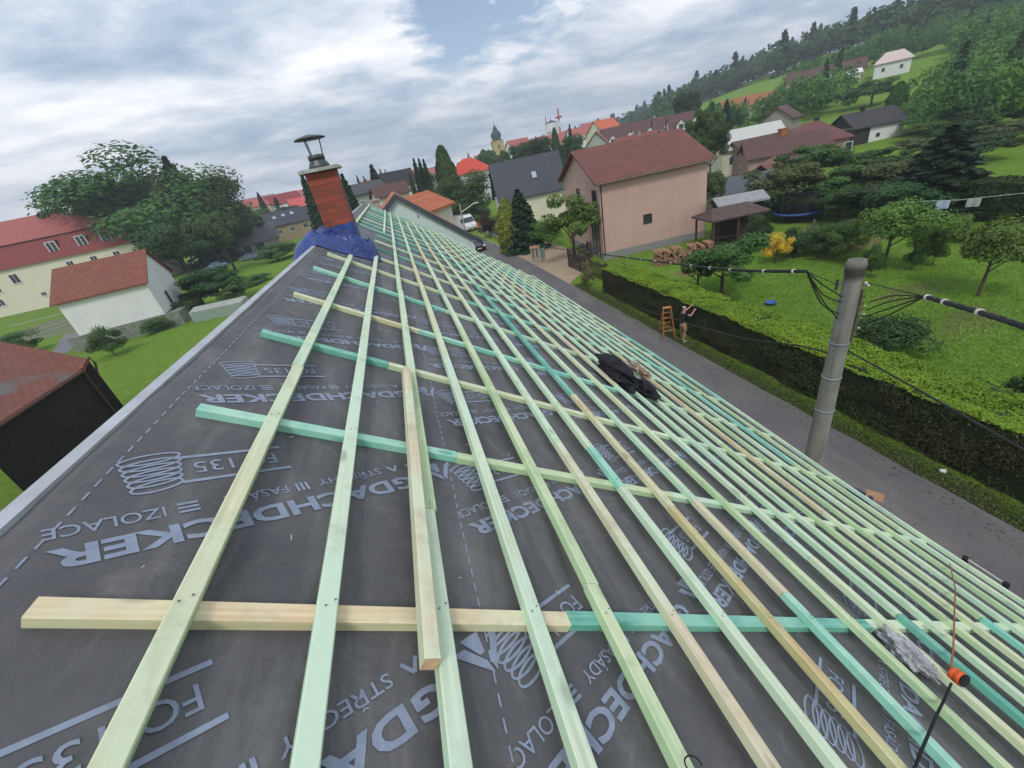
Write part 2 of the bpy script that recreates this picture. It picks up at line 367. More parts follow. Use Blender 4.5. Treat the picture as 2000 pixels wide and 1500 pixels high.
LG = dict(
    dark=leafmat('dark leaves', (.030, .075, .020), (.060, .125, .032), (.038, .088, .024)),
    mid=leafmat('mid green leaves', (.045, .11, .022), (.09, .18, .035), (.06, .13, .03)),
    light=leafmat('light green leaves', (.09, .19, .03), (.16, .27, .05), (.10, .20, .035)),
    olive=leafmat('olive leaves', (.07, .11, .03), (.13, .16, .05), (.10, .10, .04)),
    needle=leafmat('needles', (.014, .042, .018), (.03, .075, .028), (.02, .05, .02), .1),
    gold=leafmat('golden thuja leaves', (.16, .20, .03), (.36, .34, .05), (.10, .16, .03)),
    yellow=leafmat('yellow blossom leaves', (.75, .50, .03), (.85, .62, .06), (.55, .45, .05)),
    purple=leafmat('dark purple leaves', (.05, .02, .022), (.08, .03, .03)),
    rose=leafmat('pinkish hydrangea', (.30, .12, .12), (.10, .16, .04)))
TPL = {}
def template(kind, lm, seed, n, leaf, **k):
    key = (kind, lm, seed)
    if key in TPL: return TPL[key]
    n = int(n * 2.1); leaf *= .72
    rng = np.random.default_rng(seed); P, Q = crown_pts(kind, rng, n, **k)
    wx = np.percentile(P[:, 0], [1.5, 98.5]); wy = np.percentile(P[:, 1], [1.5, 98.5]); tw = (wx[1] - wx[0] + wy[1] - wy[0]) / 2
    me = quadmesh('crown', leaf_quads(P, Q, leaf, rng), LG[lm])
    mb = MB(); zt = .85 if kind in ('conifer', 'columnar') else k.get('zc', .62)
    mb.tube([(0, 0, 0), (.006, .004, zt * .5), (0, 0, zt)], [.022, .016, .005], 7)
    if kind == 'broad':
        for i in range(6):
            a = i * 1.05 + seed; z0 = zt * rng.uniform(.4, .75); mb.tube([(0, 0, z0), (.1 * cos(a), .1 * sin(a), z0 + .1), (.22 * cos(a), .22 * sin(a), z0 + .2)], [.011, .008, .003], 5)
    tm = bpy.data.meshes.new('trunk'); tm.from_pydata(mb.v, [], mb.f); tm.materials.append(BARK)
    TPL[key] = (me, tm, tw); return TPL[key]
KC = {}
def KIND(kind):
    if kind in KC: return KC[kind]
    KC[kind] = {
        'oak': lambda: template('broad', 'dark', 1, 5200, .030), 'lime': lambda: template('broad', 'mid', 2, 5200, .030), 'ash': lambda: template('broad', 'mid', 3, 4200, .028, Rr=.40, rz=.34, clumps=26),
        'pale': lambda: template('broad', 'light', 4, 4200, .030), 'olive': lambda: template('broad', 'olive', 5, 4200, .030), 'round': lambda: template('broad', 'mid', 6, 5200, .026, zc=.52, rz=.46, Rr=.46, clumps=44),
        'spruce': lambda: template('conifer', 'needle', 7, 5200, .038, Rr=.24), 'fir': lambda: template('conifer', 'needle', 8, 5600, .038, Rr=.33), 'thuja': lambda: template('columnar', 'dark', 9, 3600, .026, Rr=.17),
        'gold': lambda: template('columnar', 'gold', 10, 4200, .032, Rr=.26), 'poplar': lambda: template('columnar', 'mid', 11, 4200, .030, Rr=.2), 'bush': lambda: template('broad', 'mid', 12, 3600, .040, zc=.45, rz=.5, Rr=.6, clumps=30),
        'darkbush': lambda: template('broad', 'dark', 13, 3600, .040, zc=.45, rz=.5, Rr=.6, clumps=30), 'yellow': lambda: template('broad', 'yellow', 14, 2600, .045, zc=.48, rz=.5, Rr=.5, clumps=26),
        'purple': lambda: template('broad', 'purple', 15, 2600, .040, zc=.5, rz=.48, Rr=.5), 'spread': lambda: template('broad', 'light', 16, 3400, .034, zc=.70, rz=.26, Rr=.55, clumps=20),
        'sparse': lambda: template('broad', 'light', 17, 2600, .030, zc=.62, rz=.36, Rr=.34, clumps=20), 'rose': lambda: template('broad', 'rose', 18, 2200, .05, zc=.45, rz=.45, Rr=.6, clumps=18),
        'palebush': lambda: template('broad', 'light', 19, 3000, .040, zc=.45, rz=.5, Rr=.6, clumps=26), 'giant': lambda: template('broad', 'mid', 20, 15000, .021, Rr=.42, zc=.52, rz=.46, clumps=70), 'giant2': lambda: template('broad', 'mid', 21, 15000, .021, Rr=.40, zc=.52, rz=.46, clumps=70)}[kind]()
    return KC[kind]
def plant(kind, x, y, h, wd, label, cat='tree', group=None, name=None, z=None):
    cm, tm, tw = KIND(kind); z = terr(x, y) if z is None else z
    nm = name or ('bush' if 'bush' in kind or kind in ('yellow', 'rose') else 'tree')
    t = thing(nm, label, cat, (x, y, z - .03), rnd.uniform(0, 6.28), group); k = wd / tw; t.scale = (k, k, h)
    for n_, me in (('crown', cm), ('trunk', tm)):
        o = bpy.data.objects.new(n_, me); COL.objects.link(o); o.parent = t
    return t
def tree_px(kind, u, v, d, wpx, label, cat='tree', group=None, name=None, hmin=None):
    """top of the crown at pixel (u,v), horizontal distance d, crown width in pixels"""
    p = PD(u, v, d); z = terr(p.x, p.y)
    while p.z - z < (hmin or 2.0) and d > 12 and d > 30: d *= .97; p = PD(u, v, d); z = terr(p.x, p.y)
    h = max(p.z - z, hmin or 1.2)
    r = raydir(u, v); depth = FPX * d / math.hypot(r[0], r[1]); wd = wpx * depth / FPX
    return plant(kind, p.x, p.y, h * 1.02, wd, label, cat, group, name)

# ================================================================== the house being reroofed
TH = R_(33.8); DN = Vector((cos(TH), 0, -sin(TH))); NN = Vector((sin(TH), 0, cos(TH)))
RO = -NN * 1.15 + DN * -.675 + Vector((0, 0, CAMH))           # ridge of the membrane
RM = Matrix(((DN.x, 0, NN.x, RO.x), (DN.y, 1, NN.y, 0), (DN.z, 0, NN.z, RO.z), (0, 0, 0, 1)))
def on_roof(s, Y, n=0): return RM @ Vector((s, Y, n))
def roof_px(u, v, n=0.0):
    d = Vector(raydir(u, v)); o = Vector((0, 0, CAMH)) - RO; t = (n - o.dot(NN)) / d.dot(NN); p = Vector((0, 0, CAMH)) + d * t - RO
    return p.dot(DN), p.y
house = thing('house', 'our house under reroofing, dark underlay and green timber battens on its long slope', 'house', (0, 9, 0))
HB = Matrix.Translation((0, -9, 0)) @ RM
def roofpart(mb, name, mats, parent=house, smooth=False):
    o = mb.build(name, mats, parent, smooth); o.matrix_parent_inverse = Matrix.Identity(4)
    o.matrix_basis = HB if parent is house else Matrix.Identity(4); return o
def memf(nt, b):
    v = coords(nt); n = noi(nt, v, 1.6, 6, .65, .4); n2 = noi(nt, coords(nt, (7, 1.2, 7)), 1, 6, .65, .5); n3 = noi(nt, v, 90, 3, .7)
    c = mixc(nt, ramp(nt, n, [(.35, 0.), (.7, 1.)]), (.073, .071, .077), (.112, .109, .114))
    c = mixc(nt, math_(nt, 'MULTIPLY', ramp(nt, n2, [(.48, 0.), (.70, 1.)]), .6), c, (.19, .185, .175)); n7 = noi(nt, v, 3.4, 7, .72, 1.0); c = mixc(nt, math_(nt, 'MULTIPLY', ramp(nt, n7, [(.56, 0.), (.66, 1.)]), .35), c, (.20, .19, .175))
    c = mixc(nt, math_(nt, 'MULTIPLY', ramp(nt, n3, [(.62, 0.), (.8, 1.)]), .5), c, (.20, .19, .17))
    L(nt, c, b.inputs['Base Color']); b.inputs['Roughness'].default_value = .62; b.inputs['Specular IOR Level'].default_value = .45
    h = math_(nt, 'ADD', math_(nt, 'MULTIPLY', noi(nt, coords(nt, (1.2, 2.2, 1)), 1.1, 3, .5, .6), 3.0), math_(nt, 'MULTIPLY', n3, .05)); h = math_(nt, 'ADD', h, math_(nt, 'MULTIPLY', noi(nt, coords(nt, (4, 7, 1)), 1, 3, .45, .8), .35)); bump(nt, b, h, .75, .03)
MEM = mat('roof underlay membrane', memf)
INK = plain('printed grey blue ink', (.27, .31, .41), (.21, .245, .32), 22, .6, 0)
# --- the membrane with its print
def far_y(s): return float(np.interp(s, [-1, 0, .7, 1.4, 2.9, 4.3, 5.2, 6.2, 7.4], [20.8, 20.8, 20.7, 20.6, 20.2, 18.8, 17.7, 17.4, 16.4]))
def eave_s(Y): return float(np.interp(Y, [-3, 1.1, 2.2, 3.0, 4.6, 6.9, 16.5], [6.44, 6.44, 6.41, 6.50, 6.72, 6.90, 7.00]))
mm = MB(); S = [-.0, .04, .1] + [.1 + .12 * i for i in range(1, 59)]; Yn = 200; grid = []
def memn(s, y):
    n = .006 * noise.noise(Vector((s * 1.3, y * .9, 0))) - .004 * abs(sin(pi * (y - .85) / 1.0)) + .0035 * noise.noise(Vector((s * 2.5, y * 4.0, 5)))
    if s < .08: n -= .018 * (1 - max(0, s) / .08) ** 2
    return n
for i, s in enumerate(S):
    row_ = []
    for j in range(Yn + 1):
        ss = s * (1 if s < 6.6 else 1); f = j / Yn; y = -3 + (far_y(s) + 3) * f; e = eave_s(y)
        ss = s / S[-1] * e if s > .3 else s
        n = memn(ss, y)
        row_.append(mm.pt((ss, y, n)))
    grid.append(row_)
for a, b_ in zip(grid, grid[1:]):
    for j in range(Yn): mm.f.append([a[j], b_[j], b_[j + 1], a[j + 1]]); mm.m.append(0)
def text2d(body, size, bold=0.0, sx_=1.0):
    cu = bpy.data.curves.new('t', 'FONT'); cu.body = body; cu.size = size; cu.offset = bold; cu.resolution_u = 3; cu.space_character = 1.0
    o = bpy.data.objects.new('t', cu); COL.objects.link(o); bpy.context.view_layer.update()
    me = o.evaluated_get(bpy.context.evaluated_depsgraph_get()).to_mesh()
    v = [(p.co.x * sx_, p.co.y) for p in me.vertices]; f = [list(p.vertices) for p in me.polygons]
    o.to_mesh_clear(); bpy.data.objects.remove(o); bpy.data.curves.remove(cu); return v, f
def place_text(v, f, u0, v0, width=None, height=None):
    xs = [p[0] for p in v]; ysv = [p[1] for p in v]; kx = (width / (max(xs) - min(xs))) if width else 1
    ky = (height / (max(ysv) - min(ysv))) if height else 1
    return [(u0 + (x - min(xs)) * kx, v0 + (y - (min(ysv) if height else 0)) * ky) for x, y in v], f
blk = []
def tadd(v, f): blk.append((v, f))
tv, tf = text2d('DACHDECKER', 1, .035); tadd(*place_text(tv, tf, .365, 0, 1.0, .078))
tv, tf = text2d('G', 1, .035); tadd(*place_text(tv, tf, .245, 0, .10, .078))
for word, u0, u1, hh in (('STŘECHY', .36, .64, .052), ('FASÁDY', .755, .975, .052), ('IZOLACE', 1.115, 1.37, .045)):
    tv, tf = text2d(word, 1, .006); tadd(*place_text(tv, tf, u0, -.085, u1 - u0, hh))
def quad(a, b, c, d): blk.append(([a, b, c, d], [[0, 1, 2, 3]]))
def bar(u0, v0, u1, v1, wd):
    d = math.hypot(u1 - u0, v1 - v0); nx, ny = -(v1 - v0) / d * wd / 2, (u1 - u0) / d * wd / 2; quad((u0 - nx, v0 - ny), (u1 - nx, v1 - ny), (u1 + nx, v1 + ny), (u0 + nx, v0 + ny))
for i in range(3):
    bar(.685 + .018 * i, -.085, .685 + .018 * i, -.04, .011); bar(1.03, -.083 + .018 * i, 1.085, -.083 + .018 * i, .010)
bar(.27, -.083, .295, -.045, .012); bar(.295, -.045, .32, -.083, .012)
quad((.02, -.02), (.075, .05), (.075, .085), (-.03, -.045)); quad((.085, .085), (.085, .045), (.13, -.02), (.175, -.02)); quad((.055, -.045), (.075, .02), (.095, .02), (.13, -.045))
bar(.70, -.325, 1.05, -.325, .014); bar(.70, -.19, 1.05, -.19, .014)
tv, tf = text2d('FO', 1, .005); tadd(*place_text(tv, tf, .735, -.29, .105, .062)); tv, tf = text2d('135', 1, .005); tadd(*place_text(tv, tf, .885, -.29, .12, .062))
for i in range(6):
    vv = -.335 + i * .029; P_ = [(1.115 + .085 * cos(a) * (1 - .04 * i), vv + .024 * sin(a) + .012 * cos(a)) for a in [2 * pi * k / 22 for k in range(23)]]
    for a, b_ in zip(P_, P_[1:]): bar(a[0], a[1], b_[0], b_[1], .0085)
rd = Vector((-.866, -.5)); ru = Vector((.5, -.866))
def emit(s0, y0, smin, smax):
    for v, f in blk:
        pts = [Vector((s0, y0)) + rd * a + ru * b_ for a, b_ in v]
        if min(p.y for p in pts) < -2.5: continue
        if max(p.x for p in pts) < smin or min(p.x for p in pts) > smax: continue
        keep = [q for q in f if all(smin < pts[i].x < smax and pts[i].y < far_y(pts[i].x) - .1 for i in q)]
        if not keep: continue
        used = sorted({i for q in keep for i in q}); mp = {i: k for k, i in enumerate(used)}
        mm.add([(pts[i].x, pts[i].y, memn(pts[i].x, pts[i].y) + .0028) for i in used], [[mp[i] for i in q][::1] for q in keep], 1)
offs = [1.72, 1.10, 1.68, 1.30, 1.75]
for j in range(5):
    for k in range(-3, 23): emit(1.33 + 1.19 * j + (0.02 * ((k * 7) % 3 - 1)), offs[j] + .9 * k, .03 if j == 0 else .12 + 1.19 * j, 1.36 + 1.19 * j)
for j, s in enumerate((.105, 1.31, 2.50, 3.69, 4.88)):
    y = -2.8
    while y < 20.5: z_ = max(memn(s, y), memn(s, y + .036)) + .002; mm.face([(s - .003, y, z_), (s + .003, y, z_), (s + .003, y + .036, z_), (s - .003, y + .036, z_)], 1); y += .062
roof = roofpart(mm, 'roof', [MEM, INK], smooth=False)
# debris specks on the membrane: shavings
DEB = plain('wood shavings', (.6, .52, .38), bmp=0); mb = MB(); rr = random.Random(3)
for i in range(170):
    s = rr.uniform(.2, 5); y = rr.uniform(.4, 7) if i % 3 else rr.uniform(.5, 16); a = rr.uniform(0, 6.28); l = rr.uniform(.004, .016); mb.M = Matrix.Translation((s, y, .014)) @ Matrix.Rotation(a, 4, 'Z'); mb.box(-l, l, -.0012, .0012, 0, .0015)
o = mb.build('wood_shavings', DEB); o.matrix_world = RM; o['kind'] = 'stuff'; tag(o, 'pale wood shavings and sawdust scattered over the dark underlay', 'shavings')
# left slope and ridge edge strip
mb = MB(); lx = -RO.x
mb.box(-.052, 0.003, -3, 20.8, -.03, -.004); 
STRIP = plain('light grey ridge strip', (.42, .44, .48), (.34, .35, .37), 5, .7, .3)
rs_ = mb.build('ridge_strip', STRIP, house); rs_.matrix_basis = Matrix.Translation((0, -9, 0)) @ Matrix(((cos(R_(8)), 0, sin(R_(8)), RO.x), (0, 1, 0, 0), (-sin(R_(8)), 0, cos(R_(8)), RO.z - .002), (0, 0, 0, 1)))
mb = MB(); q = .062
mb.face([(RO.x - .07, -12, RO.z - .04), (RO.x - .07, 12.6, RO.z - .04), (RO.x - 5, 12.6, RO.z - 3.4), (RO.x - 5, -12, RO.z - 3.4)])
mb.build('rear_roof', MEM, house)
# walls
PW = plaster('pale house plaster', (.5, .48, .42)); mb = MB()
EX = RO.x + cos(TH) * 6.05; EZ = RO.z - sin(TH) * 6.05 - .25
mb.box(RO.x - 4.6, EX, -12, 8.2, 0, EZ - .05)
mb.face([(RO.x - 4.6, -11.9, EZ - .05), (EX, -11.9, EZ - .05), (RO.x, -11.9, RO.z - .2)]); mb.face([(RO.x - 4.6, 8.2, EZ - .05), (EX, 8.2, EZ - .05), (RO.x, 8.2, RO.z - .2)])
mb.build('wall', PW, house)
# gutter at the eave
mb = MB(); pts = []
for k in range(30): y = -3 + 19.2 * k / 29; e = eave_s(y) + .02; pts.append((e + .03, y, -.06))
mb.tube(pts, .055, 8); roofpart(mb, 'gutter', plain('weathered zinc', (.32, .34, .35), metal=.3, rough=.5))
# --- battens
STEELN = plain('nail steel', (.16, .16, .17), rough=.4, bmp=0, metal=.6)
def batten(s, y0, y1, n0, col, wd=.055, th=.036, fan=0.0, sf=None, nails=False):
    mb = MB(); k = max(1, int((y1 - y0) / .9)); rows_ = []
    sd_ = rnd.uniform(0, 99); tw = rnd.uniform(-.006, .006)
    for i in range(k + 1):
        y = y0 + (y1 - y0) * i / k; c = (sf(y) if sf else s) + .006 * noise.noise(Vector((sd_, y * .35, 0))) + tw; z = n0 + .003 * noise.noise(Vector((sd_, 5, y * .6))); b_ = .0035
        rows_.append([mb.pt(p) for p in ((c - wd / 2, y, z), (c + wd / 2, y, z), (c + wd / 2, y, z + th - b_), (c + wd / 2 - b_, y, z + th), (c - wd / 2 + b_, y, z + th), (c - wd / 2, y, z + th - b_))])
    for a, b_ in zip(rows_, rows_[1:]):
        for j in range(6): mb.f.append([a[j], a[(j + 1) % 6], b_[(j + 1) % 6], b_[j]][::-1]); mb.m.append(0)
    mb.f.append(rows_[0]); mb.m.append(0); mb.f.append(rows_[-1][::-1]); mb.m.append(0)
    if nails:
        for Y in (-.1, .86, 1.79, 2.82, 3.86, 5.07):
            if y0 + .02 < Y < y1 - .02:
                for dx in (-.011, .012): mb.lathe([(.003, 0), (.003, .001)], 8, ((sf(Y) if sf else s) + dx, Y + dx * .8, n0 + th + .002), 1)
    return mb
NB = 0
def row_batten(s, y0, y1, cols, joints, sf=None):
    global NB
    js = [y0] + [j for j in joints if y0 < j < y1] + [y1]
    for i, (a, b_) in enumerate(zip(js, js[1:])):
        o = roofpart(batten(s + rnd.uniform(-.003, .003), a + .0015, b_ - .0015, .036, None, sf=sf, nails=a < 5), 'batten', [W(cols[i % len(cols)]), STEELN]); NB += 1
TOPN = .072
def sp(u, v): return roof_px(u, v, TOPN)
rows = [(.484, 6.4, ['cream', 'mint'], [2.35]), (.821, 7.6, ['pale', 'mint'], [5.0]), (1.145, 20.4, ['pale', 'green', 'mint', 'mint', 'pale'], [1.3, 2.7, 5.2, 11]),
        (1.47, 20.5, ['pale', 'cream', 'tan', 'mint', 'mint'], [3.25, 6.2, 8.3, 13]), (1.783, 18.4, ['green', 'green', 'mint', 'tan', 'mint'], [.98, 4.2, 8.6, 12]),
        (2.113, 20.2, ['pink', 'pale', 'cream', 'tan', 'mint'], [2.1, 5.4, 8, 12]), (2.405, 19.0, ['pale', 'aqua', 'mint', 'cream', 'mint'], [1.72, 2.15, 6, 10.5]),
        (2.72, 19.0, ['ochre', 'tan', 'teal', 'mint', 'mint'], [1.6, 3.15, 8.0, 12]), (3.038, 18.9, ['aqua', 'pink', 'mint', 'mint', 'tan'], [1.0, 1.72, 5, 11]),
        (3.38, 19.9, ['green', 'cream', 'mint', 'mint', 'mint'], [2.3, 6.1, 11]), (3.72, 20.0, ['cream', 'pale', 'pink', 'mint', 'mint'], [1.3, 3.9, 8, 12])]
for s, y1, cols, js in rows: row_batten(s, -2.2, y1, cols, js)
near = [3.98, 4.24, 4.52, 4.81, 5.10, 5.42, 5.74, 6.07, 6.40]
far = [4.00, 4.33, 4.67, 5.00, 5.34, 5.68, 6.04, 6.42, 6.94]
yend = [18.6, 18.7, 18.1, 17.7, 17.4, 17.3, 17.0, 16.6, 16.3]
cols_ = [['teal', 'mint', 'mint', 'mint', 'mint'], ['mint', 'cream', 'tan', 'mint', 'pale'], ['green', 'mint', 'pale', 'mint', 'mint'], ['cream', 'tan', 'mint', 'aqua', 'mint'], ['aqua', 'green', 'mint', 'pale', 'mint'],
         ['mint', 'mint', 'pale', 'mint', 'mint'], ['green', 'aqua', 'mint', 'cream', 'mint'], ['mint', 'green', 'cream', 'mint', 'mint'], ['mint', 'mint', 'aqua', 'pale', 'mint']]
for i in range(9):
    f = (lambda a, b_: (lambda y: a + (b_ - a) * float(np.interp(y, [1, 2.2, 3, 4.6, 7, 16.5], [0, -.06, .12, .5, .82, 1]))))(near[i], far[i])
    j0 = .9 + 1.0 * ((i * 3) % 4); row_batten(0, -2.2, yend[i], cols_[i], [j0, j0 + 4, j0 + 8, j0 + 12], sf=f)
for y0, y1, s in ((11.1, 20.2, .26), (11.3, 20.6, .92)): row_batten(s, y0, y1, ['cream' if s < .5 else 'mint'], [])
# --- counter battens (run down the slope)
cb_rows = [.86, 1.79, 2.82, 3.86, 5.07, 6.16, 7.28, 8.3, 9.3, 10.3, 11.3, 12.3, 13.3, 14.3, 15.3, 16.3, 17.3, 18.3, 19.3, 20.3]
WPAL['warm'] = ((.82, .64, .42), (.76, .55, .34), (.72, .70, .48))
cc = [['warm', 'teal', 'mint', 'mint'], ['aqua', 'green', 'mint', 'mint'], ['teal', 'cream', 'mint', 'mint'], ['tan', 'aqua', 'mint'], ['aqua', 'mint', 'mint'], ['cream', 'aqua', 'mint'], ['cream', 'aqua', 'mint']]
for i, Y in enumerate([-1.1, -.1] + cb_rows):
    cs = cc[i - 2] if 2 <= i < 9 else [rnd.choice(['mint', 'aqua', 'mint', 'teal']), 'mint']
    s0 = [.24, .24, .20, .20, .20, .20, .18, .20, .45][i] if i < 9 else rnd.uniform(.2, .3); s1 = 6.3
    while s1 < 7.0 and s1 < eave_s(Y) - .05: s1 += .05
    if far_y(s1) < Y + .1:
        while far_y(s1) < Y + .1 and s1 > 1: s1 -= .1
    if 7.5 < Y < 11: s0 = .75
    js = [s0] + {2: [1.63, 3.6], 3: [1.35, 2.9], 4: [1.0, 3.2], 5: [1.3, 4.0]}.get(i, [rnd.uniform(1.6, 3.5)]) + [s1]
    for k, (a, b_) in enumerate(zip(js, js[1:])):
        if b_ - a < .1: continue
        mb = batten(0, a + .001, b_ - .001, 0, None, wd=.055, th=.036)
        mb.v = [(y, Y + x, z) for x, y, z in mb.v]; mb.f = [f[::-1] for f in mb.f]
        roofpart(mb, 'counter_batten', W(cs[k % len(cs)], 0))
# --- chimney (part of the house)
CX, CY = -.875, 7.42
def brickf(nt, b):
    t = N(nt, 'ShaderNodeTexCoord'); s = N(nt, 'ShaderNodeSeparateXYZ'); L(nt, t.outputs['Object'], s.inputs[0])
    a = N(nt, 'ShaderNodeCombineXYZ'); L(nt, math_(nt, 'ADD', s.outputs[0], s.outputs[1]), a.inputs[0]); L(nt, s.outputs[2], a.inputs[1])
    br = N(nt, 'ShaderNodeTexBrick'); L(nt, a.outputs[0], br.inputs[0]); br.inputs['Scale'].default_value = 1; br.inputs['Brick Width'].default_value = .30; br.inputs['Row Height'].default_value = .082
    br.inputs['Mortar Size'].default_value = .005; br.inputs['Color1'].default_value = (.34, .075, .045, 1); br.inputs['Color2'].default_value = (.23, .055, .036, 1); br.inputs['Mortar'].default_value = (.11, .06, .05, 1)
    n = noi(nt, t.outputs['Object'], 5, 5, .65); L(nt, mixc(nt, math_(nt, 'MULTIPLY', ramp(nt, n, [(.45, 0.), (.7, 1.)]), .6), br.outputs[0], (.14, .055, .042)), b.inputs['Base Color'])
    b.inputs['Roughness'].default_value = .7; bump(nt, b, br.outputs['Fac'], -.6, .01)
ch = MB(); ch.box(-.215, .215, -.20, .20, 7.9, 9.52); cho = ch.build('chimney', mat('red clinker brick', brickf), house); cho.location = (CX, CY - 9, 0)
CONC = plain('cast concrete', (.36, .36, .33), (.24, .24, .22), 7, .85, .5)
mb = MB(); mb.box(-.29, .29, -.28, .28, 9.52, 9.565, top=(.015, .015)); mb.build('chimney_cap', CONC, cho)
STEEL = plain('blackened steel', (.07, .075, .08), (.10, .105, .11), 9, .45, .1, metal=.5)
mb = MB(); mb.lathe([(.16, 9.565), (.15, 9.60), (.115, 9.66), (.11, 9.675)], 20); mb.lathe([(.118, 9.675), (.118, 9.735), (.10, 9.74)], 20)
for a in (.6, 2.3, 4.4):
    mb.tube([(.11 * cos(a), .11 * sin(a), 9.70), (.15 * cos(a), .15 * sin(a), 9.955)], .0085, 6)
mb.lathe([(.222, 9.940), (.222, 9.948), (.17, 9.968), (.10, 9.985), (.02, 10.0), (.002, 10.002)], 24); mb.build('chimney_cowl', STEEL, cho, True)

# --- blue tarpaulin round the chimney foot
def tarp():
    mb = MB(); NR, NP = 34, 120; rings = []
    for i in range(NR + 1):
        t = i / NR; ring = []
        for k in range(NP):
            a = 2 * pi * k / NP; dx, dy = cos(a), sin(a)
            rin = .215 / max(abs(dx), abs(dy)) + .006
            left = max(0, -dx * .8 - dy * .55); right = max(0, dx * .9 - dy * .35)
            front = max(0, -dy); rout = rin + .17 + .58 * left ** 1.6 + .03 * right + .09 * front + .05 * noise.noise(Vector((dx * 2, dy * 2, 3)))
            r = rin + (rout - rin) * max(0, (t - .22) / .78)
            x, y = CX + dx * r, CY + dy * r
            xr = x - RO.x; zr = RO.z - math.tan(TH) * xr if xr > 0 else RO.z + .68 * xr
            n1 = noise.noise(Vector((dx * 3.4 + 5, dy * 3.4, t * 2.2))); n2 = noise.noise(Vector((dx * 9, dy * 9, t * 6 + 9))); n3 = noise.noise(Vector((a * 9, t * 3, 4)))
            if t < .22: z = RO.z + .15 - (t / .22) * .10 + .04 * n1 + .02 * n3; z = max(z, zr + .10)
            else:
                q = (t - .22) / .78; top = max(RO.z + .18, zr + .14) if q < .05 else 0
                h = .13 * (1 - q) ** 1.2 + .17 * math.exp(-((q - .66) / .24) ** 2) * (.75 + .75 * right + .2 * left) - .03 * math.exp(-((q - .35) / .12) ** 2)
                z = zr + h * (1 + .28 * n1) + .05 * n1 * (1 - q) + .008 * n2 + .012 * n3 * (1 - q) + .02
                if q > .92: z = zr + .012 + (1 - q) / .08 * max(0, z - zr - .012) * .9
                z = max(z, zr + .01)
            ring.append(mb.pt((x, y, z)))
        rings.append(ring)
    for r0, r1 in zip(rings, rings[1:]):
        for k in range(NP): mb.f.append([r0[k], r1[k], r1[(k + 1) % NP], r0[(k + 1) % NP]]); mb.m.append(0)
    def f(nt, b):
        v = coords(nt); n = noi(nt, v, 8, 5, .6)
        L(nt, mixc(nt, ramp(nt, n, [(.35, 0.), (.7, 1.)]), (.035, .075, .29), (.022, .038, .15)), b.inputs['Base Color']); b.inputs['Roughness'].default_value = .38; b.inputs['Specular IOR Level'].default_value = .5
        bump(nt, b, noi(nt, v, 3.5, 3, .45, 2.0), .6, .05)
    o = mb.build('tarpaulin', mat('blue tarpaulin', f), None, True)
    return tag(o, 'crumpled blue tarpaulin wrapped round the foot of the brick chimney', 'tarpaulin')
tarp()

# --- loose timber lying on the third batten row
t = thing('loose_lath', 'short loose pale lath lying on top of the third batten row', 'timber', on_roof(1.1, 1.6, .08))
for i, (a, b_, n0, dx, c, wd) in enumerate(((.67, 2.62, .0735, -.012, 'pale', .046),)):
    mb = batten(0, a, b_, n0, None, wd=wd, th=.046)
    mb.m[-2:] = [1, 1]; o = mb.build('lath', [W('pink'), plain('end grain', (.62, .42, .26), (.50, .32, .19), 40)], t); sx_ = 1.085 + dx
    o.matrix_parent_inverse = Matrix.Identity(4); o.matrix_basis = Matrix.Translation(-on_roof(1.1, 1.6, .08)) @ RM @ Matrix.Translation((sx_, 0, 0)) @ Matrix.Rotation(R_(-.5), 4, 'Z')
# --- crumpled lumps
def lump(name, c, rad, seed, m, amp=.35, fr=2.2, flat=0, M=None, sub=5):
    bm = bmesh.new(); bmesh.ops.create_icosphere(bm, subdivisions=sub, radius=1)
    for vv in bm.verts:
        p = vv.co.copy(); n = noise.noise(p * fr + Vector((seed, 0, 0))); n2 = noise.noise(p * fr * 2.7 + Vector((0, seed, 0))); n3 = abs(noise.noise(p * fr * 4.6 + Vector((0, 0, seed))))
        p *= 1 + amp * n + amp * .5 * n2 - amp * .45 * n3; vv.co = Vector((p.x * rad[0], p.y * rad[1], max(-flat if flat else -9, p.z * rad[2])))
    me = bpy.data.meshes.new(name); bm.to_mesh(me); bm.free(); me.materials.append(m); me.polygons.foreach_set('use_smooth', [True] * len(me.polygons))
    o = bpy.data.objects.new(name, me); COL.objects.link(o); o.matrix_world = (M or Matrix.Identity(4)) @ Matrix.Translation(c); return o
BLK = plain('black cloth', (.014, .014, .018), (.028, .028, .034), 12, .85, .8, spec=.2)
s_, y_ = sp(1195, 735); jk = lump('jacket', (s_ + .02, y_ + .0, .15), (.17, .42, .13), 3, BLK, .5, 1.6, M=RM @ Matrix.Translation((0, 0, 0)))
jk.rotation_euler = (jk.matrix_world.to_euler()); tag(jk, 'black work jacket dropped in a heap on the battens', 'jacket')
s_, y_ = sp(1255, 765); pc = lump('tool_pouch', (s_, y_, .12), (.13, .24, .08), 8, BLK, .4, 1.8, M=RM); tag(pc, 'black tool pouch lying next to the jacket on the battens', 'tool pouch')
s_, y_ = sp(1247, 735); gl = lump('work_gloves', (s_, y_ + .05, .16), (.10, .22, .05), 12, plain('beige leather', (.42, .31, .22), (.16, .11, .08), 14, .8, .6), .7, 2.4, M=RM); tag(gl, 'crumpled beige work gloves on the black tool pouch', 'gloves')
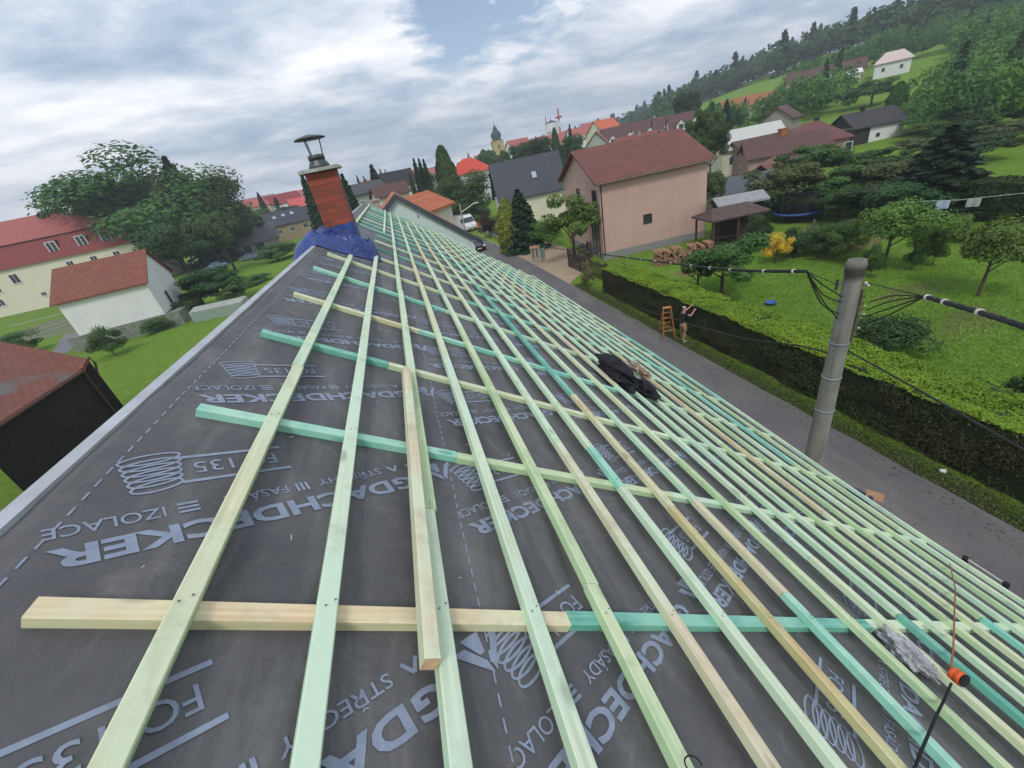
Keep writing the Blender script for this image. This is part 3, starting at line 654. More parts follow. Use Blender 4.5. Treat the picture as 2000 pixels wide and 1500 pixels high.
# plastic bag, orange chalk-line reel with cord, black cable
s_, y_ = sp(1790, 1275); bag = lump('plastic_bag', (s_ - .02, y_ + .02, .045), (.05, .13, .045), 21, plain('clear crumpled film', (.26, .28, .31), (.46, .45, .44), 16, .25, .6, spec=.7), .6, 2.0, M=RM)
tag(bag, 'crumpled clear plastic bag wedged between two lower battens', 'bag')
s_, y_ = sp(1862, 1328); PRL = on_roof(s_, y_, .10)
reel = thing('cord_reel', 'orange cord reel with black strap hanging between the lower battens', 'reel', PRL)
ORG = plain('orange plastic', (.75, .13, .03), (.6, .09, .02), 9, .5, .2); mb = MB(); mb.M = Matrix.Rotation(R_(70), 4, 'X'); mb.lathe([(.012, -.024), (.030, -.022), (.034, -.008), (.026, 0), (.034, .008), (.030, .022), (.012, .024)], 18); mb.build('spool', ORG, reel, True)
mb = MB(); mb.M = Matrix.Rotation(R_(70), 4, 'X'); mb.lathe([(.014, .0245), (.030, .0245), (.032, .03), (.014, .034)], 14); mb.build('strap', BLK, reel)
def cordpts(px, n): return [on_roof(*roof_px(u, v, n), n) for u, v in px]
mb = MB(); mb.tube(cordpts([(1856, 1312), (1862, 1270), (1864, 1200), (1866, 1150), (1855, 1100)], .10), .0045, 6)
tag(mb.build('cord', plain('orange brown cord', (.36, .15, .07))), 'thin orange brown cord running down over the lower battens', 'cord')
mb = MB(); mb.tube(cordpts([(1858, 1335), (1845, 1365), (1830, 1395), (1815, 1430), (1800, 1465), (1783, 1510), (1765, 1560)], .09), .005, 6)
tag(mb.build('cable', BLK), 'black cable running down from the orange reel across the battens', 'cable')
mb = MB(); c_ = on_roof(*roof_px(1352, 1500, .08), .08); mb.tube([c_ + DN * (.035 * cos(a)) + Vector((0, .022 * sin(a), 0)) + NN * (.004 + .012 * sin(a * .5)) for a in [i * .45 for i in range(12)]], .0022, 5)
tag(mb.build('wire_loop', BLK), 'small loop of black wire at the near edge of the battens', 'wire')
# boxes at the eave
def wbox(name, M, dims, m, label, cat, flaps=None):
    t = thing(name, label, cat, M.translation); mb = MB(); a, b_, c_ = dims; R3 = M.to_3x3().to_4x4()
    mb.M = R3; th = .006
    mb.box(-a, a, -b_, b_, -c_, -c_ + th); mb.box(-a, -a + th, -b_, b_, -c_ + th, c_); mb.box(a - th, a, -b_, b_, -c_ + th, c_); mb.box(-a + th, a - th, -b_, -b_ + th, -c_ + th, c_); mb.box(-a + th, a - th, b_ - th, b_, -c_ + th, c_)
    mb.build('body', m, t)
    if flaps:
        fb = MB(); fb.M = R3; fb.face([(-a, -b_, c_), (a, -b_, c_), (a * .9, -b_ * 1.7, c_ * 1.5), (-a * .9, -b_ * 1.7, c_ * 1.5)]); fb.build('flap', flaps, t); fb = MB(); fb.M = R3; fb.face([(-a, b_, c_), (a, b_, c_), (a * .9, b_ * 1.8, c_ * 1.2), (-a * .9, b_ * 1.8, c_ * 1.2)]); fb.build('flap', flaps, t)
    return t
KRA = plain('brown cardboard', (.48, .29, .17), (.40, .23, .13), 6, .85, .1)
PXX = lambda u, v, x: Vector((0, 0, CAMH)) + Vector(raydir(u, v)) * (x / raydir(u, v)[0])
Mx = Matrix.Translation(PXX(1676, 970, 4.5)) @ Matrix.Rotation(R_(10), 4, 'Z') @ Matrix.Rotation(R_(20), 4, 'Y')
wbox('screw_box', Mx, (.07, .12, .06), plain('dark blue carton', (.035, .055, .16), (.05, .075, .20), 8, .6, .1), 'dark blue carton of fixings on the eave', 'box')
Mx = Matrix.Translation(PXX(1708, 968, 4.66)) @ Matrix.Rotation(R_(35), 4, 'Z') @ Matrix.Rotation(R_(30), 4, 'Y')
wbox('cardboard_box', Mx, (.05, .085, .045), KRA, 'small open brown cardboard box behind the blue carton at the eave', 'box')
# ladder at the eave
ALU = plain('aluminium', (.62, .60, .60), (.5, .48, .48), 5, .35, .1, metal=.6)
lad = thing('ladder', 'aluminium ladder leaning on the eave above the road, its top rungs showing', 'ladder', (6.0, 1.58, 0))
top = Vector((4.84, 1.58, 4.50)); foot = Vector((6.0, 1.58, 0)); dl = (top - foot); 
for sy in (-.17, .17):
    mb = MB(); mb.tube([Vector((0, sy, 0)), dl + Vector((0, sy, 0))], .022, 6); r_ = mb.build('rail', ALU, lad)
    mb = MB(); mb.tube([dl * .985 + Vector((0, sy, 0)), dl * 1.004 + Vector((0, sy, 0))], .027, 8); mb.build('end_cap', BLK, r_)
nr = 16
for i in range(nr):
    f = 1.0 - i * .058; mb = MB(); mb.tube([dl * f + Vector((0, -.15, 0)), dl * f + Vector((0, .15, 0))], .013, 8); mb.build('rung', ALU, lad)

# ================================================================== concrete pole and cables
PX, PY = 5.62, 4.18
pole = thing('utility_pole', 'tall round concrete pole beside the eave, with black cable bundles at its top', 'utility pole', (PX, PY, 0))
mb = MB(); mb.lathe([(.165, 0), (.16, .3), (.108, 6.93), (.108, 7.0), (.116, 7.02), (.116, 7.13), (.103, 7.18), (.068, 7.185), (.062, 7.06), (.02, 7.05)], 28)
def polef(nt, b):
    v = coords(nt); n = noi(nt, v, 3, 6, .65); n2 = noi(nt, v, 40, 4, .7); c = mixc(nt, ramp(nt, n, [(.3, 0.), (.7, 1.)]), (.30, .29, .26), (.20, .19, .165))
    s = N(nt, 'ShaderNodeSeparateXYZ'); L(nt, v, s.inputs[0]); st = noi(nt, coords(nt, (9, 9, .5)), 1, 4); c = mixc(nt, math_(nt, 'MULTIPLY', ramp(nt, st, [(.5, 0.), (.7, 1.)]), .5), c, (.12, .115, .10))
    tp = math_(nt, 'ADD', s.outputs[2], math_(nt, 'MULTIPLY', n, .12)); c = mixc(nt, ramp(nt, math_(nt, 'MULTIPLY_ADD', tp, 4, -27.75), [(0., 0.), (.4, .9), (.8, .9), (1., .35)]), c, (.05, .048, .042))
    L(nt, c, b.inputs['Base Color']); b.inputs['Roughness'].default_value = .9; bump(nt, b, n2, .5, .01)
mb.build('shaft', mat('weathered pole concrete', polef), pole, True)
for z, rr_ in ((5.98, .122), (5.40, .127), (4.80, .131), (3.55, .141)):
    mb = MB(); mb.lathe([(rr_ - .01, z - .012), (rr_, z - .012), (rr_, z + .012), (rr_ - .01, z + .012)], 28); mb.build('strap', plain('galvanised band', (.33, .38, .42), metal=.4, rough=.5), pole, True)
pxd = Vector(raydir(1690, 560)); side = Vector((RT[0, 0], RT[1, 0], 0)).normalized()     # across the view
zf = 6.35; mb = MB(); q = side * .15
for z0, z1 in ((6.72, 6.98),): mb.M = Matrix.Translation(side * .135 + Vector((0, .05, 0))); mb.box(-.02, .03, -.04, .05, z0, z1)
mb.M = Matrix.Translation(side * .145); mb.box(-.015, .015, -.03, .03, 5.95, 6.75); 
for k in range(7): mb.box(.0, .05, -.035, .035, 6.05 + .095 * k, 6.10 + .095 * k)
mb.build('clamp_rack', plain('dirty insulators', (.10, .09, .06), (.17, .14, .09), 20, .6, .5), pole)
WHI = plain('white porcelain', (.75, .73, .66), rough=.3, bmp=0)
for k, (dx, z) in enumerate(((.16, 6.83), (.19, 6.80), (.22, 6.50), (.23, 6.38), (.21, 6.17))):
    mb = MB(); c_ = side * dx; mb.M = Matrix.Translation(c_ + Vector((0, -.02, z))) @ Matrix.Rotation(R_(90), 4, 'Y'); mb.lathe([(.012, -.012), (.028 if k < 2 else .012, -.008), (.028 if k < 2 else .012, .008), (.012, .012)], 12); mb.build('insulator', WHI, pole, True)
mb = MB(); mb.M = Matrix.Translation(side * -.2); mb.box(-.012, .012, -.012, .012, 6.80, 6.95); mb.tube([(0, 0, 6.87), tuple(side * .1 + Vector((0, 0, 6.9)))], .01, 6); mb.build('hook', STEEL, pole)
CAB = plain('black cable sheath', (.012, .014, .012), (.02, .022, .02), 5, .6, .2)
P0 = Vector((PX, PY, 0))
def sagline(a, b_, sag, n=24): return [a.lerp(b_, i / n) + Vector((0, 0, -sag * 4 * (i / n) * (1 - i / n))) for i in range(n + 1)]
def cable(name, pts, r, label, bundle=0, ties=None, twist=9):
    t = thing(name, label, 'cable', pts[0]); o_ = pts[0]
    if bundle:
        for k in range(bundle):
            mb = MB(); q = []
            for i, p in enumerate(pts):
                a = i * twist / len(pts) * 2 + 2 * pi * k / bundle; q.append(p - o_ + Vector((cos(a) * r * .9, sin(a) * r * .4, sin(a) * r * .9)))
            mb.tube(q, r, 6); mb.build('strand', CAB, t)
    else: mb = MB(); mb.tube([p - o_ for p in pts], r, 6); mb.build('strand', CAB, t)
    if ties:
        for f in ties:
            i = min(len(pts) - 2, int(f * (len(pts) - 1))); p = pts[i].lerp(pts[i + 1], f * (len(pts) - 1) - i); d = (pts[i + 1] - pts[i]).normalized(); mb = MB(); mb.tube([p - o_ - d * .012, p - o_ + d * .012], r * 2.35, 10); mb.build('cable_tie', WHI, t)
    return t
bl = P0 + side * -.62 + Vector((0, 0, 0)); bl = PD(1575, 530, 6.6)
e1 = PD(1430, 527, 8.2); e2 = PD(1300, 513, 11.6); e3 = PD(1180, 497, 18.5); e4 = PD(1060, 481, 31.5); e5 = PD(960, 462, 52); e6 = PD(903, 425, 72)
# smooth catmull curve through these
def catmull(P_, n=6):
    out = []
    for i in range(len(P_) - 1):
        p0, p1, p2, p3 = P_[max(0, i - 1)], P_[i], P_[i + 1], P_[min(len(P_) - 1, i + 2)]
        for k in range(n):
            t = k / n; out.append(.5 * ((2 * p1) + (p2 - p0) * t + (2 * p0 - 5 * p1 + 4 * p2 - p3) * t * t + (-p0 + 3 * p1 - 3 * p2 + p3) * t ** 3))
    return out + [P_[-1]]
cable('cable_bundle', catmull([bl, e1, e2, e3, e4, e5, e6], 8), .0135, 'thick black cable bundle with white ties running left along the road', 4, [.035, .10, .17, .22, .27, .32, .36, .40, .44, .48, .51, .54, .57, .60, .62, .64, .66], 30)
br_ = PD(1806, 579, 5.2); cable('cable_bundle', catmull([br_, PD(1900, 606, 4.5), PD(2000, 638, 3.9), PD(2130, 690, 3.2)], 8), .012, 'thick black cable bundle with white ties leaving the pole to the right', 4, [.04, .17, .38], 12)
for k, (z, mid_) in enumerate(((6.70, -.02), (6.62, -.10), (6.45, -.14), (6.38, -.05))):
    a = P0 + side * -.12 + Vector((0, -.02, z)); mdp = a.lerp(bl, .5) + Vector((0, 0, mid_)); cable('tail_wire', catmull([a, mdp, bl], 8), .009, 'black tail wire number %s fanning left from the pole into the bundle' % ['one, topmost', 'two, upper middle', 'three, sagging lower', 'four, lowest'][k] if 0 else ['topmost black wire fanning left from the pole into the bundle', 'second black wire from the top, fanning left into the bundle', 'sagging black wire below it, left of the pole', 'lowest black wire joining the left bundle to the pole'][k])
for k, (z, mid_) in enumerate(((6.55, .05), (6.44, .04), (6.34, .0), (6.22, -.03))):
    a = P0 + side * .25 + Vector((0, -.03, z)); mdp = a.lerp(br_, .5) + Vector((0, 0, mid_)); cable('tail_wire', catmull([a, mdp, br_], 8), .0075, ['topmost black wire curving right from the pole into the bundle', 'second black wire from the top, curving right from the pole', 'third black wire from the top, curving right from the pole', 'lowest black wire curving right from the pole into the bundle'][k])
cable('stay_wire', sagline(P0 + side * .2 + Vector((0, 0, 6.83)), br_, .0), .006, 'thin straight wire from the white insulator down to the right bundle')
cable('stay_wire', sagline(P0 + side * -.2 + Vector((0, 0, 6.88)), bl, .0), .006, 'thin straight wire from the hook to the left bundle')
zc = P0 + Vector((0, 0, 5.82)); cable('telephone_cable', catmull([zc + side * -.14, PD(1560, 675, 6.6), PD(1430, 656, 8.4), PD(1300, 618, 12.5), PD(1190, 580, 21), PD(1120, 552, 34), PD(1020, 505, 60)], 8), .012, 'slack black telephone cable passing in front of the hedge, left of the pole')
cable('telephone_cable', catmull([zc + side * .14, PD(1800, 765, 5.2), PD(1900, 822, 4.6), PD(2020, 890, 4.0)], 8), .011, 'black telephone cable dropping to the right below the pole top')

# ================================================================== hedge along the road
def surf_quads(faces, dens, leaf, rng, bulge=.05):
    P = []; Q = []
    for (o, a, b_, n) in faces:
        o, a, b_, n = map(np.array, (o, a, b_, n)); A = np.linalg.norm(np.cross(a, b_)); k = int(A * dens); uv = rng.uniform(0, 1, (k, 2))
        p = o + uv[:, :1] * a + uv[:, 1:] * b_; off = np.array([noise.noise(Vector((x * .9, y * .9, z * 1.3))) + .5 * noise.noise(Vector((x * 3, y * 3, z * 3))) for x, y, z in p])
        P.append(p + n * (off[:, None] * bulge * 1.3 + rng.normal(0, .018, (k, 1)))); Q.append(np.tile(n, (k, 1)))
    P = np.concatenate(P); Q = np.concatenate(Q); return leaf_quads(P, Q, leaf, rng)
HX0, HX1, HY0, HY1, HT = 11.95, 13.6, -4.5, 25.4, 1.66
hedge = thing('hedge', 'long clipped hedge along the road, bright fresh shoots on its flat top', 'hedge', (12.7, 12, 0))
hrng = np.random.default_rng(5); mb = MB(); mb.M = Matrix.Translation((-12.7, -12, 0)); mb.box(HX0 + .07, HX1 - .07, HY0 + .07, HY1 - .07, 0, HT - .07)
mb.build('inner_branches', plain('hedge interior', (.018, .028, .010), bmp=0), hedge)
sv = surf_quads([((HX0, HY0, 0.02), (0, HY1 - HY0, 0), (.06, 0, HT), (-1, 0, .1)), ((HX0, HY1, 0), (HX1 - HX0, 0, 0), (0, 0, HT), (0, 1, .1)), ((HX1, HY0, .3), (0, HY1 - HY0, 0), (0, 0, HT - .3), (1, 0, .1))], 1500, .036, hrng, .13)
LG['hedge'] = leafmat('old hedge leaves', (.038, .066, .018), (.078, .105, .032), (.070, .072, .032), .15); LG['shoot'] = leafmat('fresh hedge shoots', (.22, .44, .03), (.32, .52, .05), (.18, .36, .03), .3)
me = quadmesh('side_foliage', sv - np.array([12.7, 12, 0]), LG['hedge']); o = bpy.data.objects.new('side_foliage', me); COL.objects.link(o); o.parent = hedge
sv = surf_quads([((HX0 - .02, HY0, HT), (HX1 - HX0 + .04, 0, 0), (0, HY1 - HY0, 0), (0, 0, 1))], 1700, .042, hrng, .11)
me = quadmesh('top_foliage', sv - np.array([12.7, 12, 0]), LG['shoot']); o = bpy.data.objects.new('top_foliage', me); COL.objects.link(o); o.parent = hedge
# verge grass (stuff) along the hedge foot and around
def tufts(name, n, fn, leaf, lm, label=None):
    rng = np.random.default_rng(len(name) * 7 + n % 97); P = np.array([fn(rng) for _ in range(n)]); Q = rng.normal(0, 1, P.shape); Q[:, 2] *= .25
    o = bpy.data.objects.new(name, quadmesh(name, leaf_quads(P, Q, leaf, rng), LG[lm])); COL.objects.link(o); o['kind'] = 'stuff'
    tag(o, label, 'grass'); return o
LG['grassv'] = leafmat('verge grass', (.07, .11, .025), (.12, .15, .04), (.11, .11, .045), .2)
def fv(r):
    y = r.uniform(-4, 28.5); e = 11.08 + .07 * noise.noise(Vector((0, y * .8, 0))); return (e + abs(r.normal(0, .42)) * 1.0 + .02, y, r.uniform(.0, .07))
tufts('verge_grass', 34000, fv, .036, 'grassv', 'low grass and weeds on the verge between road and hedge')
tufts('lawn_grass', 70000, lambda r: (lambda a, d: (13.8 + d * 1.0, a, r.uniform(0, .04)))(r.uniform(-6, 24), abs(r.normal(0, 9))), .05, 'lawn' if 'lawn' in LG else LG.setdefault('lawn', leafmat('lawn grass', (.16, .31, .035), (.24, .38, .05), (.14, .26, .035), .2)) and 'lawn', 'grass growing on the garden lawn behind the hedge')

# ================================================================== houses
def win(mbh, parent, face, L_, W_, s, z, ww, hh, fm, pane=GL, divs=1, sill=False):
    d = {'f': (Matrix.Translation((s, 0, z))), 'b': Matrix.Translation((s, W_, z)) @ Matrix.Rotation(pi, 4, 'Z'), 'l': Matrix.Translation((0, s, z)) @ Matrix.Rotation(-pi / 2, 4, 'Z'), 'r': Matrix.Translation((L_, s, z)) @ Matrix.Rotation(pi / 2, 4, 'Z')}[face]
    mb = MB(); mb.M = d; a, b_ = ww / 2, hh / 2; t = min(.09, ww * .1)
    mb.box(-a, a, -.05, .0, -b_, -b_ + t); mb.box(-a, a, -.05, 0, b_ - t, b_); mb.box(-a, -a + t, -.05, 0, -b_ + t, b_ - t); mb.box(a - t, a, -.05, 0, -b_ + t, b_ - t)
    for k in range(1, divs + 1): x = -a + ww * k / (divs + 1); mb.box(x - t * .4, x + t * .4, -.045, 0, -b_ + t, b_ - t)
    if sill: mb.box(-a - .08, a + .08, -.12, 0, -b_ - .07, -b_ - .002)
    f = mb.build('window', fm, parent)
    g = MB(); g.M = d; g.box(-a + t + .001, a - t - .001, -.018, -.004, -b_ + t + .001, b_ - t - .001); g.build('pane', pane, f)
def mkhouse(p, label, wm, rm, name='house', cat='house', wins=(), hip=0, o=.4, chim=(), ft=None, fm=None, th=.16, group=None, base=None, gm=None, extra=None, skyl=()):
    x, y, a, L_, W_, H, r, z0 = p; t = thing(name, label, cat, (x, y, z0), a, group); sl = r / (W_ / 2)
    mb = MB(); B = -3 - max(0, z0 - terr(x, y))
    vs = [(0, 0, B), (L_, 0, B), (L_, W_, B), (0, W_, B), (0, 0, H), (L_, 0, H), (L_, W_, H), (0, W_, H)]
    hp = hip * W_ / 2
    mb.add(vs, [(0, 1, 5, 4), (1, 2, 6, 5), (2, 3, 7, 6), (3, 0, 4, 7)])
    if not hip:
        for tri in ([(0, W_, H), (0, 0, H), (0, W_ / 2, H + r)], [(L_, 0, H), (L_, W_, H), (L_, W_ / 2, H + r)]):
            mb2 = mb if gm is None else MB(); mb2.face(tri)
            if gm is not None: mb2.build('gable', gm, t)
    mb.build('wall', wm, t)
    if base:
        mb = MB(); mb.box(-.03, L_ + .03, -.03, W_ + .03, -1, base[1]); mb.build('plinth', base[0], t)
    # roof: two slabs with thickness, or hipped
    mb = MB(); ze = H - o * sl; R1 = H + r
    def slab(pts):
        n = (Vector(pts[1]) - Vector(pts[0])).cross(Vector(pts[2]) - Vector(pts[0])).normalized()
        if n.z < 0: pts = pts[::-1]; n = -n
        up = [Vector(q) + Vector((0, 0, th * .9)) for q in pts]; dn = [Vector(q) + Vector((0, 0, .012)) for q in pts]; k = len(pts)
        mb.add(up + dn, [list(range(k)), list(range(2 * k - 1, k - 1, -1))] + [[i, i + k, (i + 1) % k + k, (i + 1) % k] for i in range(k)])
    e = hp
    slab([(-o, -o, ze), (L_ + o, -o, ze), (L_ + o - e - (o if hip else 0), W_ / 2, R1), (-o + e + (o if hip else 0), W_ / 2, R1)])
    slab([(L_ + o, W_ + o, ze), (-o, W_ + o, ze), (-o + e + (o if hip else 0), W_ / 2, R1), (L_ + o - e - (o if hip else 0), W_ / 2, R1)])
    if hip:
        slab([(-o, W_ + o, ze), (-o, -o, ze), (-o + e + o, W_ / 2, R1)]); slab([(L_ + o, -o, ze), (L_ + o, W_ + o, ze), (L_ + o - e - o, W_ / 2, R1)])
    rf = mb.build('roof', rm, t)
    for (cs, ct, cw, chh, cm) in chim:
        mb = MB(); zc = R1 - abs(ct - W_ / 2) * sl; mb.box(cs - cw / 2, cs + cw / 2, ct - cw / 2, ct + cw / 2, zc - .5, R1 + chh); mb.box(cs - cw / 2 - .06, cs + cw / 2 + .06, ct - cw / 2 - .06, ct + cw / 2 + .06, R1 + chh, R1 + chh + .08); mb.build('chimney', cm, rf)
    for (cs, ct, sw, sh) in skyl:
        mb = MB(); zc = H + ct * sl; ang = math.atan(sl); mb.M = Matrix.Translation((cs, ct, zc + th + .02)) @ Matrix.Rotation(ang, 4, 'X'); mb.box(-sw / 2, sw / 2, -sh / 2, sh / 2, 0, .09); f_ = mb.build('skylight', ALU, rf)
        mb = MB(); mb.M = Matrix.Translation((cs, ct, zc + th + .02)) @ Matrix.Rotation(ang, 4, 'X'); mb.box(-sw / 2 + .06, sw / 2 - .06, -sh / 2 + .06, sh / 2 - .06, .092, .10); mb.build('pane', glass('bright skylight glass', (.35, .4, .5)), f_)
    for ww in wins: win(None, t, ww[0], L_, W_, ww[1], ww[2], ww[3], ww[4], ww[5] if len(ww) > 5 else (fm or WHITE), divs=ww[6] if len(ww) > 6 else 1, sill=len(ww) > 7)
    if extra: extra(t)
    return t
BRN = plain('brown window frame', (.06, .035, .025), bmp=0); PINK = plaster('pink render', (.55, .365, .31), .10)
RED = roofmat('red clay tiles', (.45, .115, .05), (.36, .09, .045)); DRED = plain('brown red sheet roof', (.165, .052, .036), (.115, .040, .030), 1.2, .6, .3)
SLATE = roofmat('dark slate tiles', (.062, .066, .085), (.05, .054, .07), 3.4, 2.2, .6); BROWN = roofmat('brown roof tiles', (.13, .062, .055), (.105, .05, .047)); ORANGE = roofmat('orange roof tiles', (.42, .15, .06), (.34, .12, .05))
REDM = plain('red sheet metal roof', (.36, .085, .07), (.28, .07, .058), 2, .5, .2); WHT = plaster('white render', (.74, .74, .72), .08); CRM = plaster('cream render', (.68, .63, .50), .10); GREY = plaster('grey render', (.36, .36, .35)); TAN = plaster('tan brick facade', (.36, .27, .17), .2)
BLKW = plain('dark timber boarding', (.022, .020, .020), (.035, .03, .028), 8, .8, .3); MAUVE = plaster('mauve render', (.40, .25, .23)); STONE = plain('rubble stone', (.26, .27, .23), (.13, .15, .11), 2.2, .95, .9)
# pink house
def pinkx(t):
    mb = MB(); mb.tube([(.12, -.06, .1), (.12, -.06, 5.6), (.12, -.32, 5.85)], .05, 8); mb.build('downpipe', BRN, t)
    mb = MB(); mb.tube([(-.4, -.46, 5.78), (9.6, -.46, 5.78)], .07, 8); mb.build('gutter', plain('brown gutter', (.22, .17, .14), bmp=0), t)
    d = MB(); d.M = Matrix.Translation((0, 1.55, 0)) @ Matrix.Rotation(-pi / 2, 4, 'Z'); d.box(-.85, .85, -.04, 0, .05, 2.55); f = d.build('door', plain('greenish glazed door', (.16, .22, .20), (.10, .14, .13), 1, .25, 0), t)
    d = MB(); d.M = Matrix.Translation((0, 1.55, 0)) @ Matrix.Rotation(-pi / 2, 4, 'Z')
    for x0, x1, z0, z1 in ((-.9, -.84, .0, 2.6), (.84, .9, 0, 2.6), (-.84, .84, 2.54, 2.6), (-.03, .03, 0, 2.54), (-.84, -.03, 1.4, 1.45), (.03, .84, 1.4, 1.45)): d.box(x0, x1, -.07, 0, z0, z1)
    d.build('door_frame', BRN, f)
mkhouse((15.9, 33.0, R_(-6), 9.2, 10.2, 5.95, 2.25, .25), 'big pink rendered house with brown red roof and one small window in its long wall', PINK, DRED, wins=[('f', 4.0, 2.35, .75, .75, BRN, 0), ('l', 1.25, 4.6, 1.0, 1.35, BRN, 1), ('l', 5.6, 4.6, 1.0, 1.35, BRN, 1), ('l', 6.2, 1.7, 1.2, 1.4, BRN, 1)], base=(plain('grey plinth', (.27, .27, .27)), .35), extra=pinkx, o=.5)
# grey roofed house
mkhouse((14.57, 61.76, -.11, 9.6, 6.28, 4.36, 4.32, -.1), 'cream house with steep slate grey roof, dark boarded gable and one skylight', CRM, SLATE, gm=BLKW, wins=[('l', 3.4, 5.6, .9, 1.2, BRN), ('l', 1.6, 1.6, .8, 1.8, BRN), ('f', 3.6, 2.3, 1.3, .8, BRN), ('f', 7.2, 2.3, 1.2, .8, BRN)], skyl=[(5.6, 1.35, .6, .9)], base=None)
# white barn house with red tiles (left)
WP = (-34.2, 50.1, .12, 7.75, 7.56, 3.89, 2.68, 1.11)
wl = mkhouse(WP, 'white house with brown red tiled roof on a stone base, left of the dark shed', WHT, roofmat('worn red brown tiles', (.27, .085, .05), (.20, .065, .04), 3, 3.2), wins=[('r', 3.3, 1.5, .85, 1.5, plain('grey frame', (.4, .4, .4), bmp=0), 0, 1)], base=(STONE, .35), o=.35, chim=())
mb = MB(); mb.box(-.9, 9.2, -.5, -.05, -1.3, .35); mb.box(7.78, 9.2, -.05, 7.5, -1.3, .3); mb.build('stone_base', STONE, wl)
# mansard house
def mansard():
    L_, W_, H = 33, 13, 8.2; t = thing('apartment_house', 'large cream house with red mansard roof, behind the white house', 'house', (-84, 103.5, 0), R_(-1.5))
    mb = MB(); mb.box(0, L_, 0, W_, -1, H); mb.build('wall', plaster('cream yellow render', (.72, .67, .53), .08), t)
    mb = MB(); o = .45; k1 = 1.3; z1 = H + 4.0; z2 = z1 + 4.2
    a = [(-o, -o, H), (L_ + o, -o, H), (L_ + o, W_ + o, H), (-o, W_ + o, H)]; b_ = [(k1, k1, z1), (L_ - k1, k1, z1), (L_ - k1, W_ - k1, z1), (k1, W_ - k1, z1)]
    mb.face(a[::-1]); 
    for i in range(4): mb.face([a[i], a[(i + 1) % 4], b_[(i + 1) % 4], b_[i]])
    mb.build('mansard', plain('dark red mansard cladding', (.235, .035, .032), (.19, .03, .03), 3, .6, .1), t)
    mb = MB(); q = .35; c = [(k1 - q, k1 - q, z1), (L_ - k1 + q, k1 - q, z1), (L_ - k1 + q, W_ - k1 + q, z1), (k1 - q, W_ - k1 + q, z1)]; r0 = (k1 + 8, W_ / 2, z2); r1 = (L_ - k1 - 12, W_ / 2, z2)
    mb.face([c[0], c[1], r1, r0]); mb.face([c[2], c[3], r0, r1]); mb.face([c[1], c[2], r1]); mb.face([c[3], c[0], r0]); mb.face(c[::-1]); rf = mb.build('roof', REDM, t)
    for s in (7, 19.4, 24.6, 28.8):
        mb = MB(); mb.box(s - 1.0, s + 1.0, .2, 1.6, H + .95, H + 3.2); dm = mb.build('dormer', MATS['dark red mansard cladding'], t); mb = MB(); mb.box(s - .9, s + .9, .12, .195, H + 1.05, H + 3.1); mb.build('window_frame', WHITE, dm)
        mb = MB(); mb.box(s - .72, s - .08, .10, .118, H + 1.25, H + 2.95); mb.box(s + .08, s + .72, .10, .118, H + 1.25, H + 2.95); mb.build('pane', GL, dm)
    for s, z, w_, h_ in ((10.3, 6.3, 1.5, 1.8), (2.8, 6.2, 1.5, 1.8), (20.5, 6.6, 1.3, 1.5), (24.8, 6.6, 1.3, 1.5), (29.0, 6.6, 1.3, 1.5), (5.3, 2.7, 1.3, 1.3), (6.5, 4.9, 1.0, .8), (13, 2.6, 1, .8)): win(None, t, 'f', L_, W_, s, z, w_, h_, WHITE, divs=1, sill=True)
mansard()
# brick house + garages
mkhouse((-34.1, 133.7, .37, 12.1, 8, 4.2, 3.15, .3), 'tan house with dark slate roof and three skylights, left of the brick chimney', TAN, SLATE, wins=[('f', 2.2, 2.5, 1.3, 1.3), ('f', 5.6, 2.5, 1.3, 1.3), ('f', 9.3, 2.6, 1.5, 1.4)], skyl=[(2.5, 2.2, .8, 1), (5, 2.4, .8, 1), (7.4, 2.5, .8, 1)])
mkhouse((-38.9, 117.8, .26, 9.5, 8, 2.3, 3.3, .2), 'low grey roofed garage with white doors beside the tan house', GREY, plain('grey sheet roof', (.12, .12, .13), (.09, .09, .10), 1.5, .7, .2), name='garage', cat='garage', wins=[('f', 2.0, 1.0, 2.0, 1.9, WHITE, 0), ('f', 5.0, 1.0, 2.2, 1.9, WHITE, 0)])
